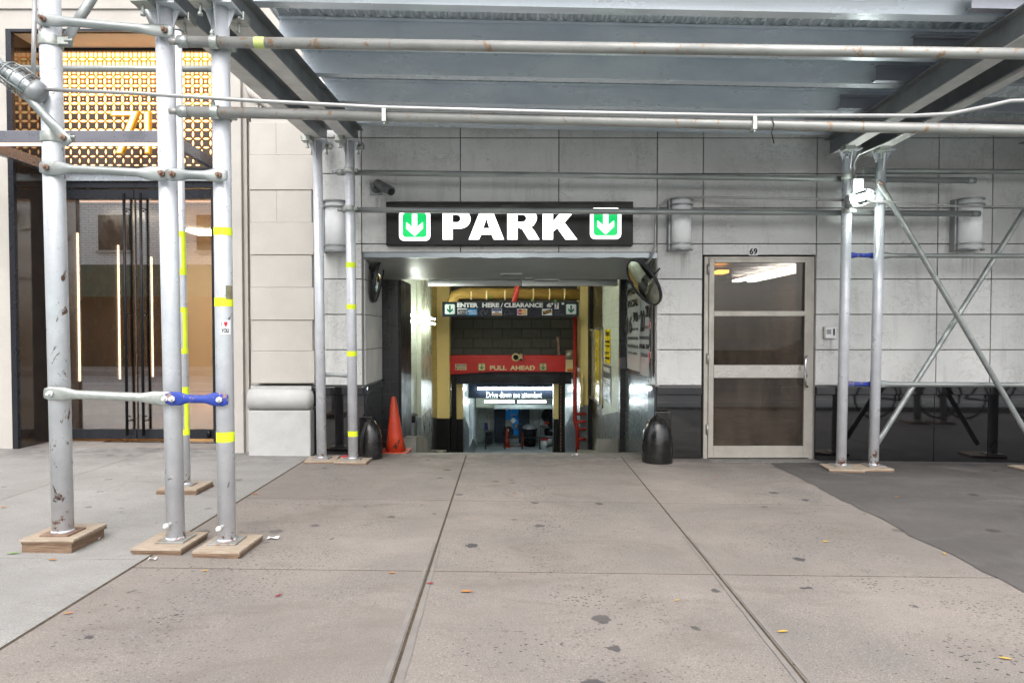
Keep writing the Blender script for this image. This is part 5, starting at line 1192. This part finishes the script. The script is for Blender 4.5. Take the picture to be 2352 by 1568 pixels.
names=['frontmost zinc joist of the ceiling in view','second zinc joist of the ceiling from the front','third zinc joist of the ceiling from the front','fourth zinc joist of the ceiling from the front','zinc joist nearest the limestone wall']
for k,Y in enumerate((4.45,5.10,5.66,6.33,6.99)):
    cjoist(Y,-1.72,3.9,JB,JH,names[k],'joist','zinc joists of the first bay')
ln=['frontmost','second','third','fourth','rearmost']
for k,(Y,xa) in enumerate(((4.33,2.88),(4.99,2.9),(5.55,2.93),(6.22,2.96),(6.88,2.93))):
    cjoist(Y,xa,8.6,JB-.01,.115,f'{ln[k]} dark lapping channel running to the right edge','lap','lapping channels of the second bay',.06,'lap_channel')
# corrugated deck
e=MB(); x=-1.78; per=.085; n=8; pts=[]
while x<8.7: pts.append(x); x+=per/n
vs=[];fs=[]
for i,x in enumerate(pts):
    s_=math.sin(2*math.pi*x/per); s_=max(-1,min(1,s_*1.35)); z=JB+JH+.032+.02*s_+H(x)
    vs+= [(x,3.9,z),(x,7.15,z)]
for i in range(len(pts)-1): fs.append((2*i,2*i+1,2*i+3,2*i+2))
e._a(vs,fs,True); e._a([(a,b,c+.006) for a,b,c in vs],[f[::-1] for f in fs],True)
tag(e.build('corrugated_deck', M['deck']),'corrugated zinc deck resting on the ceiling joists','deck')
e=MB(); e.hexa([(-1.8,3.9,3.75),(8.8,3.9,3.56),(8.8,7.15,3.56),(-1.8,7.15,3.75),(-1.8,3.9,3.80),(8.8,3.9,3.61),(8.8,7.15,3.61),(-1.8,7.15,3.80)])
tag(e.build('plank_deck', M['ply']),'timber planking lying over the corrugated deck','planks')
# clamps
def clamp(parent,c,axis,r1,r2,side=-1):
    """ring around the post (vertical) and a saddle around the pipe"""
    c=Vector(c); e=MB(); e.cyl(c+Vector((0,0,-.024)),c+Vector((0,0,.024)),r1+.007,24)
    ax=Vector(axis).normalized(); q=c+Vector((0,side*(r1+r2),0)); e.cyl(q-ax*.022,q+ax*.022,r2+.007,20)
    e.box(c.x+r1,c.x+r1+.035,c.y-.02,c.y+.02,c.z-.018,c.z+.018); e.cyl((c.x+r1+.02,c.y-.035,c.z),(c.x+r1+.02,c.y+.03,c.z),.008,8)
    e.cyl((q.x-.01,q.y-.01,q.z+r2),(q.x-.01,q.y-.01,q.z+r2+.035),.009,8); e.lathe([(.014,0),(.014,.012)],(q.x-.01,q.y-.01,q.z+r2+.01),n=6)
    return e.build('clamp', M['clamp'], parent, bevel=.002)
def rail(label,p0,p1,r,mat,clamps=(),ends=True,group='horizontal scaffold pipes',tape=None):
    p0=Vector(p0); p1=Vector(p1); t=thing('scaffold_pipe',label,'pipe',p0,group); d=(p1-p0).normalized()
    e=MB(); e.cyl(p0,p1,r,20)
    if ends: e.cyl(p0-d*.05,p0,r*.62,14)
    e.build('tube', M[mat], t)
    for q_ in ((0,.06),(-.08,-.02)):
        e=MB(); pq=p0 if q_[0]==0 else p1; e.cyl(pq+d*q_[0],pq+d*q_[1],r+.003,18); e.build('end_collar', M['galv'], t)
    for (c,r1) in clamps: clamp(t,c,d,r1,r,-1 if c[1]>p0.y-.001 else 1)
    if tape: e=MB(); e.cyl(p0+d*tape[0],p0+d*tape[1],r+.0015,20,cap=False); e.build('tape', M['tape_pale'], t)
    return t
def onl(p0,p1,x): k=(x-p0.x)/(p1.x-p0.x); return p0+(p1-p0)*k
Yp=4.05-.051-.031
for (xa,ya,xb,yb_,lab,tp,mt) in ((410,96,2352,124,'upper front pipe with a yellow tape band crossing the whole width',(.44,.50),'galv_rust'),(410,256,2352,300,'lower front pipe crossing the whole width under the conduit',None,'galv_rust')):
    a=W(xa,ya,Yp); b=W(xb,yb_,Yp); b=a+(b-a)*1.9
    c=onl(a,b,P3(a.z).x); rail(lab,a,b,.031,mt,[((P3(c.z).x,4.05,c.z),.051)],True,tape=tp)
Yp=6.80-.048-.03
for xa,ya,xb,yb_,lab in ((775,396,2240,415,'upper rear pipe in front of the limestone above the PARK sign'),(787,482,2250,491,'rear pipe crossing in front of the PARK letters')):
    a=W(xa,ya,Yp+.16); b=W(xb,yb_,Yp+.16)
    rail(lab,a,b,.029,'galv',[((W(803.5,ya+2,6.82).x,6.80,a.z),.048),((W(1946,yb_,6.78).x,6.78,onl(a,b,W(1946,yb_,6.78).x).z),.048)])
rail('rear pipe behind the left cluster crossing the lit screen',W(30,158,5.56),W(505,159,5.56),.026,'galv',[])
# flattened braces
def brace(label,p0,p1,r,mat,nrm=(0,-1,0),fl=.16,w=.036,name='flat_brace',group='braces with flattened ends',bolts=True,bm='rust',ends=(True,True)):
    p0=Vector(p0); p1=Vector(p1); d=(p1-p0); L=d.length; d.normalize(); up=Vector(nrm).cross(d)
    t=thing(name,label,'brace',p0,group)
    def S(s_,a,b): return (p0+d*s_,a,b)
    sc=[S(-.03,w*.7,.006),S(0,w,.006),S(fl*.55,w*.98,.007),S(fl,r,r)] if ends[0] else [S(0,r,r)]
    sc+= [S(L*.5,r,r)] if L>fl*2.4 else []
    sc+= [S(L-fl,r,r),S(L-fl*.55,w*.98,.007),S(L,w,.006),S(L+.03,w*.7,.006)] if ends[1] else [S(L,r,r)]
    e=MB(); e.loft(sc,n=16,up=up); e.build('bar', M[mat], t)
    if bolts:
        for q,use in ((p0+d*.015,ends[0]),(p1-d*.015,ends[1])):
            if not use: continue
            n_=Vector(nrm); e=MB(); e.cyl(q-n_*.02,q+n_*.045,.009,10); e.lathe([(.018,0),(.018,.014)],q+n_*.008,n=6,axis=nrm); e.build('bolt', M[bm], t)
    return t
Yq=4.05-.068
brace('uppermost flat brace between the leftmost post and the second post',W(96,45,Yq),W(386,72,Yq),.024,'galv')
brace('middle flat brace with rusty end plate between the leftmost and second post',W(103,385,Yq),W(380,400,Yq),.024,'galv',w=.042)
brace('short pale flat brace between the two middle front posts',W(392,401,Yq-.012),W(510,403,Yq-.012),.026,'galv',fl=.1,w=.038)
brace('lower pale green flat brace with white bolts left of the blue one',W(113,903,Yq),W(388,915,Yq),.026,'clamp',w=.040,bm='bucket')
brace('short chipped blue brace between the second post and the heart sticker post',W(392,915,Yq-.012),W(512,917,Yq-.012),.024,'blue',fl=.1,w=.040,bm='bucket')
brace('grey diagonal brace crossing in front of the leftmost post',W(-60,80,3.93),W(152,322,3.93),.026,'galv',ends=(False,True),w=.03)
brace('diagonal brace rising to the right from the leftmost post',W(150,95,4.12),W(222,-20,4.12),.028,'galv',ends=(True,False),w=.034)
brace('diagonal tube behind the second post at the top edge',W(322,-10,4.6),W(358,70,4.6),.022,'galv',ends=(False,False),bolts=False)
for xk,yk in ((125,98),(140,318)):
    e=MB(); c=P1(wz(yk,4.05)); e.cyl(c+Vector((0,0,-.03)),c+Vector((0,0,.03)),.066,24); e.box(c.x+.055,c.x+.12,c.y-.03,c.y+.02,c.z-.022,c.z+.022); e.cyl((c.x+.10,c.y-.03,c.z),(c.x+.15,c.y-.03,c.z),.009,8)
    tag(e.build('swivel_clamp', M['clamp'], bevel=.003),('upper' if yk<200 else 'lower')+' swivel clamp bolted round the leftmost post','clamp','swivel clamps on the leftmost post')
brace('small brace stub joining the rear left posts low down',W(745,860,6.86),W(800,862,6.86),.018,'galv',fl=.08,w=.024,bolts=False)
# right bay
brace('galvanised brace leading right from the rear right posts near the beam',W(1985,393,6.93),W(2500,399-4,6.93),.026,'galv',ends=(True,True),bolts=False)
brace('short chipped blue brace between the rear right posts at mid height',W(1950,586,6.86),W(2010,587,6.86),.022,'blue',fl=.07,w=.030,bolts=False)
brace('galvanised brace leading right from the posts at mid height',W(2012,587,6.87),W(2500,588,6.87),.023,'galv',bolts=False)
brace('short blue brace between the rear right posts at knee height',W(1946,881,6.86),W(2008,882,6.86),.022,'blue',fl=.07,w=.030,bolts=False)
brace('galvanised brace along the granite ledge right of the posts',W(2010,882,6.87),W(2500,884,6.87),.024,'galv',bolts=False)
brace('diagonal brace falling to the right from the rear right post',W(2020,420,6.73),W(2390,1050,6.73),.026,'galv',w=.03,bm='rust')
brace('diagonal brace rising to the right across the other brace',W(2010,1025,6.90),W(2420,378,6.90),.026,'galv',w=.03,bolts=False)
# conduits
def conduit(label,pts,r,group='thin pale conduits',name='conduit'):
    return pipe(name,label,pts,r,M['conduit'],'conduit',group,n=12)
Yc_=3.93
conduit('thin pale conduit from the left cage lamp across the whole shed front',[W(95,205,Yc_),W(300,214,Yc_),W(588,232,Yc_),W(880,247,Yc_),W(1300,258,Yc_),W(1730,266,Yc_),W(2100,266,Yc_),W(2180,262,Yc_),W(2260,246,Yc_),W(2320,232,Yc_),W(2420,229,Yc_),W(2900,232,Yc_)],.0115)
for xk in (882,1733):
    c=W(xk,262 if xk<1000 else 280,Yc_); e=MB(); e.box(c.x-.012,c.x+.012,c.y-.012,c.y+.06,c.z-.045,c.z+.03); e.cyl((c.x,c.y-.0,c.z+.025),(c.x,c.y,c.z+.045),.008,8); e.cyl((c.x,c.y,c.z-.06),(c.x,c.y,c.z-.04),.006,8)
    tag(e.build('conduit_clip', M['clamp'], bevel=.003),('left' if xk<1000 else 'right')+' small clip tying the conduit to the lower front pipe','clip','conduit clips')
conduit('vertical thin conduit at the top left corner',[W(80,-20,4.0),W(78,90,4.0),W(76,178,4.0)],.012)
conduit('conduit between the work lamp and the right convex mirror',[W(1950,460,6.72),W(1800,456,6.9),W(1600,453,7.1),W(1555,454,7.12),W(1530,460,7.12),W(1512,475,7.12),W(1505,500,7.12),W(1505,560,7.12),W(1500,582,7.12),W(1492,598,7.16),W(1470,622,7.3),W(1443,640,7.5)],.0125)
conduit('thin conduit leading right from the lit work lamp',[W(1985,461,6.7),W(2100,466,6.7),W(2200,474,6.7),W(2500,477,6.7)],.010)
a=W(2022,350,6.78); conduit('white conduit climbing along the right steel beam',[W(1962,410,6.74),W(1962,375,6.74),W(1972,355,6.70),(a.x-.11,6.4,ZB+H(a.x)-.035),(a.x-.16,5.2,ZB+H(a.x)-.035),(a.x-.20,3.8,ZB+H(a.x)-.035)],.012)
# work lamp (lit) and cage lamp (unlit)
def cagelamp(c,ax,label,lit,s=1.0):
    c=Vector(c); ax=Vector(ax).normalized(); t=thing('cage_lamp',label,'lamp',c)
    e=MB(); e.lathe([(.03*s,-.06*s),(.052*s,-.046*s),(.058*s,-.02*s),(.058*s,.0)],c,n=24,axis=ax); e.build('socket', M['sconce'] if not lit else M['fixture'], t)
    g_=[(.050*s,.0),(.056*s,.046*s),(.056*s,.10*s),(.048*s,.14*s),(.028*s,.165*s),(.002,.172*s)]
    e=MB(); e.lathe(g_,c,n=24,axis=ax,cap=False); e.build('glass_jar', M['lampglass'], t)
    if True:
        e=MB(); e.lathe([(.012*s,.0),(.02*s,.03*s),(.03*s,.07*s),(.026*s,.10*s),(.001,.115*s)],c,n=16,axis=ax,cap=False); e.build('bulb', M['worklamp'] if lit else M['opal'], t)
    z=ax; x=z.cross(Vector((0,1,0))).normalized(); y=z.cross(x); e=MB()
    for k in range(6):
        t_=2*math.pi*k/6; u=x*math.cos(t_)+y*math.sin(t_); e.tube([c+u*.066*s,c+u*.068*s+z*.08*s,c+u*.058*s+z*.14*s,c+u*.03*s+z*.178*s,c+z*.19*s],.0035*s,6)
    for h in (.03,.085,.135):
        rr=(.068 if h<.1 else .061)*s; e.tube([c+z*h*s+(x*math.cos(R(a_))+y*math.sin(R(a_)))*rr for a_ in range(0,361,18)],.0035*s,6)
    e.build('wire_cage', M['galv'], t)
cagelamp(W(76,206,3.93),(-.78,-.15,.55),'unlit clear jar lamp in a wire cage at the far left',False,1.12)
cagelamp(W(1958,460,6.66),(.62,-.62,.16),'glowing caged work lamp on the rear right post',True,1.1)
t=thing('junction_box','small white junction box above the lit work lamp','box',W(1971,432,6.7)); c=W(1971,432,6.7)
e=MB(); e.box(c.x-.055,c.x+.045,6.68,6.75,c.z-.09,c.z+.09); e.build('box', M['white'], t, bevel=.006)
c=W(1775,290,Yc_-.0); pipe('hanging_wire','short dark loose wire hanging from the front pipe',[W(1768,262,Yc_),W(1778,285,Yc_),W(1772,305,Yc_),W(1778,330,Yc_)],.003,M['ink'],'wire')

# ================================================================== WHEEL GUARDS + CONE
def guard(x0p,x1p,yt,yb,Yg,label,side):
    xa,xb=wx(x0p,Yg),wx(x1p,Yg); cx=(xa+xb)/2; r=(xb-xa)/2; h=wz(yt,Yg)-wz(yb,Yg); z=G(cx)-.01
    t=thing('wheel_guard',label,'bollard',(cx,Yg,z),'black iron wheel guards')
    e=MB(); prof=[(r*1.0,0),(r*1.0,h*.22),(r*.99,h*.38),(r*.955,h*.54),(r*.87,h*.69),(r*.73,h*.82),(r*.54,h*.915),(r*.30,h*.975),(.001,h)]
    e.lathe(prof,(cx,Yg,z),n=40,cap=False)
    e.build('dome', M['iron'], t)
    e=MB(); e.box(cx+side*r*.02,cx+side*r*1.06,Yg+r*.6,Yg+r*.6+.03,z,z+h*1.05); e.build('back_plate', M['iron'], t, bevel=.006)
    return t
guard(822,877,956,1047,7.02,'black domed iron guard at the left of the opening behind the taped post',-1)
guard(1476,1546,955,1064,7.0,'black domed iron guard at the right of the opening beside the door',1)
cX_=wx(910,7.45); cone(cX_-.02,7.5,-.01,.62,.142,'tall dirty orange cone beside the black brick pier',-.02)
e=MB(); c=W(793,1046,6.95); e.lathe([(.045,0),(.04,.03),(.02,.035)],(c.x,6.95,G(c.x)),n=10); tag(e.build('plastic_scrap', M['cardred']),'small red plastic cap on the ground by the rear posts','cap')

# ================================================================== LITTER
def leaf(xp,yp,s,mat,rot,label):
    s*=.75
    Y=F*1.3/(yp-766+.012*(xp-1176)*-1*0); p=None
    # meet the ground plane
    d=W(xp,yp,1.0)-Vector((0,0,CAMZ)); k=-CAMZ/(d.z+.012*d.x); p=Vector((0,0,CAMZ))+d*k
    pts=[(-1,0),(-.5,.28),(.2,.36),(.8,.16),(1.15,0),(.8,-.14),(.2,-.32),(-.5,-.26)]
    ca,sa=math.cos(rot),math.sin(rot); vs=[]
    for i,(a,b) in enumerate(pts):
        x=p.x+s*(a*ca-b*sa); y=p.y+s*(a*sa+b*ca); vs.append((x,y,G(x)+.006+s*.22*(abs(b)+.25*max(0,a))))
    x=p.x; vs.append((x,p.y,G(x)+.005)); n=len(pts)
    e=MB(); e._a(vs,[(i,(i+1)%n,n) for i in range(n)]); tag(e.build('fallen_leaf', mat),label,'leaf','fallen leaves on the sidewalk')
LL=[(1071,1360,.045,'leaf',.1,'long orange leaf in the middle of the front slab'),(988,1341,.03,'leafr',.3,'dark red leaf on the centre joint'),(1797,1452,.035,'leafy',.2,'yellow leaf near the lower right joint'),(2310,1514,.035,'leafy',2.9,'yellow leaf at the lower right corner'),(900,1317,.03,'leaf',.0,'small orange leaf on the cross joint left of the centre joint'),(470,1312,.028,'leafy',.0,'yellow scrap on the cross joint right of the plywood pads'),
 (156,1410,.03,'leaf',.4,'small orange leaf at the lower left'),(1018,1079,.03,'leaf',-.3,'orange leaf before the ramp left of the centre joint'),(1896,1245,.035,'leafy',.4,'yellow leaf beside the dark paving'),(2170,1273,.03,'leafy',1,'yellow leaf on the edge of the dark paving'),(1650,1096,.03,'leaf',.2,'pair of orange leaves near the door'),(2060,1142,.03,'leaf',.3,'orange leaf on the dark paving behind the boundary'),
 (8,1166,.035,'leaf',.2,'orange leaf at the left edge'),(120,1287,.035,'leaf',.0,'brown orange leaf left of the wooden block'),(500,1262,.05,'leaf',.5,'large orange leaf against the plywood pad'),(585,1135,.045,'leaf',.2,'orange leaf in the joint of the pale paving'),(1075,1195,.02,'leafy',.7,'small yellow leaf beside the centre joint'),(1180,1134,.025,'leaf',.1,'orange leaf right of the centre joint'),(30,1272,.05,'leafg',.2,'grey green leaf at the left edge'),(560,1250,.03,'leafg',1.3,'tiny green sprig at the foot of the plywood'),
 (640,1369,.03,'leafr',.9,'dark red leaf on the front left slab'),(1555,1380,.02,'leafy',.5,'small yellow leaf on the right front slab')]
for a in LL: leaf(a[0],a[1],a[2],M[a[3]],a[4],a[5])
def paper(xp,yp,s,label):
    s*=.7
    d=W(xp,yp,1.0)-Vector((0,0,CAMZ)); k=-CAMZ/(d.z+.012*d.x); p=Vector((0,0,CAMZ))+d*k; z=G(p.x)
    e=MB(); e._a([(p.x-s,p.y-.3*s,z+.004),(p.x-.2*s,p.y-.5*s,z+.018),(p.x+.8*s,p.y-.2*s,z+.006),(p.x+s,p.y+.4*s,z+.02),(p.x,p.y+.5*s,z+.006),(p.x-.8*s,p.y+.3*s,z+.016)],[(0,1,4,5),(1,2,3,4)]); tag(e.build('paper_scrap', M['white']),label,'paper','paper scraps')
paper(627,1238,.055,'crumpled white paper right of the plywood pads'); paper(222,1240,.03,'small white scrap beside the wooden block'); paper(350,1286,.035,'white scrap below the plywood pads'); paper(1320,1046,.05,'white paper strip at the lip of the ramp')

# ================================================================== ACROSS THE STREET (seen in reflections)
ob=thing('opposite_building','white brick building across the street, seen only in reflections','building',(0,-11.5,0))
e=MB(); e.box(-34,-5,-12.5,-11.5,3.4,11); e.build('wall', M['whitebrick'], ob)
e=MB(); e.box(-34,-5,-12.5,-11.45,-.2,3.39); e.build('shopfront', M['shade'], ob)
for i in range(7):
    for j in range(3):
        x=-32+i*3.9; z=4.6+j*2.4; e=MB(); e.box(x,x+1.3,-11.49,-11.44,z,z+1.4); wn=e.build('window', M['darkglass'], ob)
        e=MB(); e.box(x-.06,x+1.36,-11.44,-11.36,z-.1,z-.005); e.build('sill', M['speckle'], wn)
e=MB(); e.box(-30,-6,-10.2,-10.1,2.7,3.9); tag(e.build('green_hoarding', M['hoard']),'dark green hoarding across the street, seen only in the glass','hoarding')
def bike(x,y,lab):
    t=thing('bicycle',lab,'bicycle',(x,y,G(x)),'bicycles parked at the kerb'); z=G(x); r=.33
    for dx in (-.52,.52):
        e=MB(); e.tube([(x+dx+r*math.cos(R(a)),y,z+r+.015+r*math.sin(R(a))) for a in range(0,361,15)],.018,8); wh=e.build('wheel', M['rubber'], t)
        e=MB()
        for a in range(0,180,30): e.cyl((x+dx+r*math.cos(R(a)),y,z+r+.015+r*math.sin(R(a))),(x+dx-r*math.cos(R(a)),y,z+r+.015-r*math.sin(R(a))),.002,5)
        e.build('spokes', M['galv'], wh)
    P=lambda a,b:(x+a,y,z+b)
    e=MB()
    for a,b in (((-.52,.345),(-.12,.30)),((-.12,.30),(-.2,.78)),((-.2,.75),(-.52,.345)),((-.12,.3),(.36,.72)),((-.19,.72),(.35,.80)),((.34,.86),(.52,.345))): e.cyl(P(*a),P(*b),.016,10)
    e.build('frame', M['black'], t)
    e=MB(); e.loft([(Vector(P(-.34,.83)),.02,.07),(Vector(P(-.22,.84)),.02,.06),(Vector(P(-.06,.83)),.015,.02)],n=12); e.build('saddle', M['black'], t)
    e=MB(); e.tube([(x+.38,y-.25,z+.92),(x+.34,y-.05,z+.9),(x+.34,y+.05,z+.9),(x+.38,y+.25,z+.92)],.013,8); e.build('handlebar', M['galv'], t)
bike(6.4,3.35,'black bicycle parked at the kerb, first of two mirrored in the granite'); bike(7.9,3.3,'black bicycle parked at the kerb, second of two mirrored in the granite')
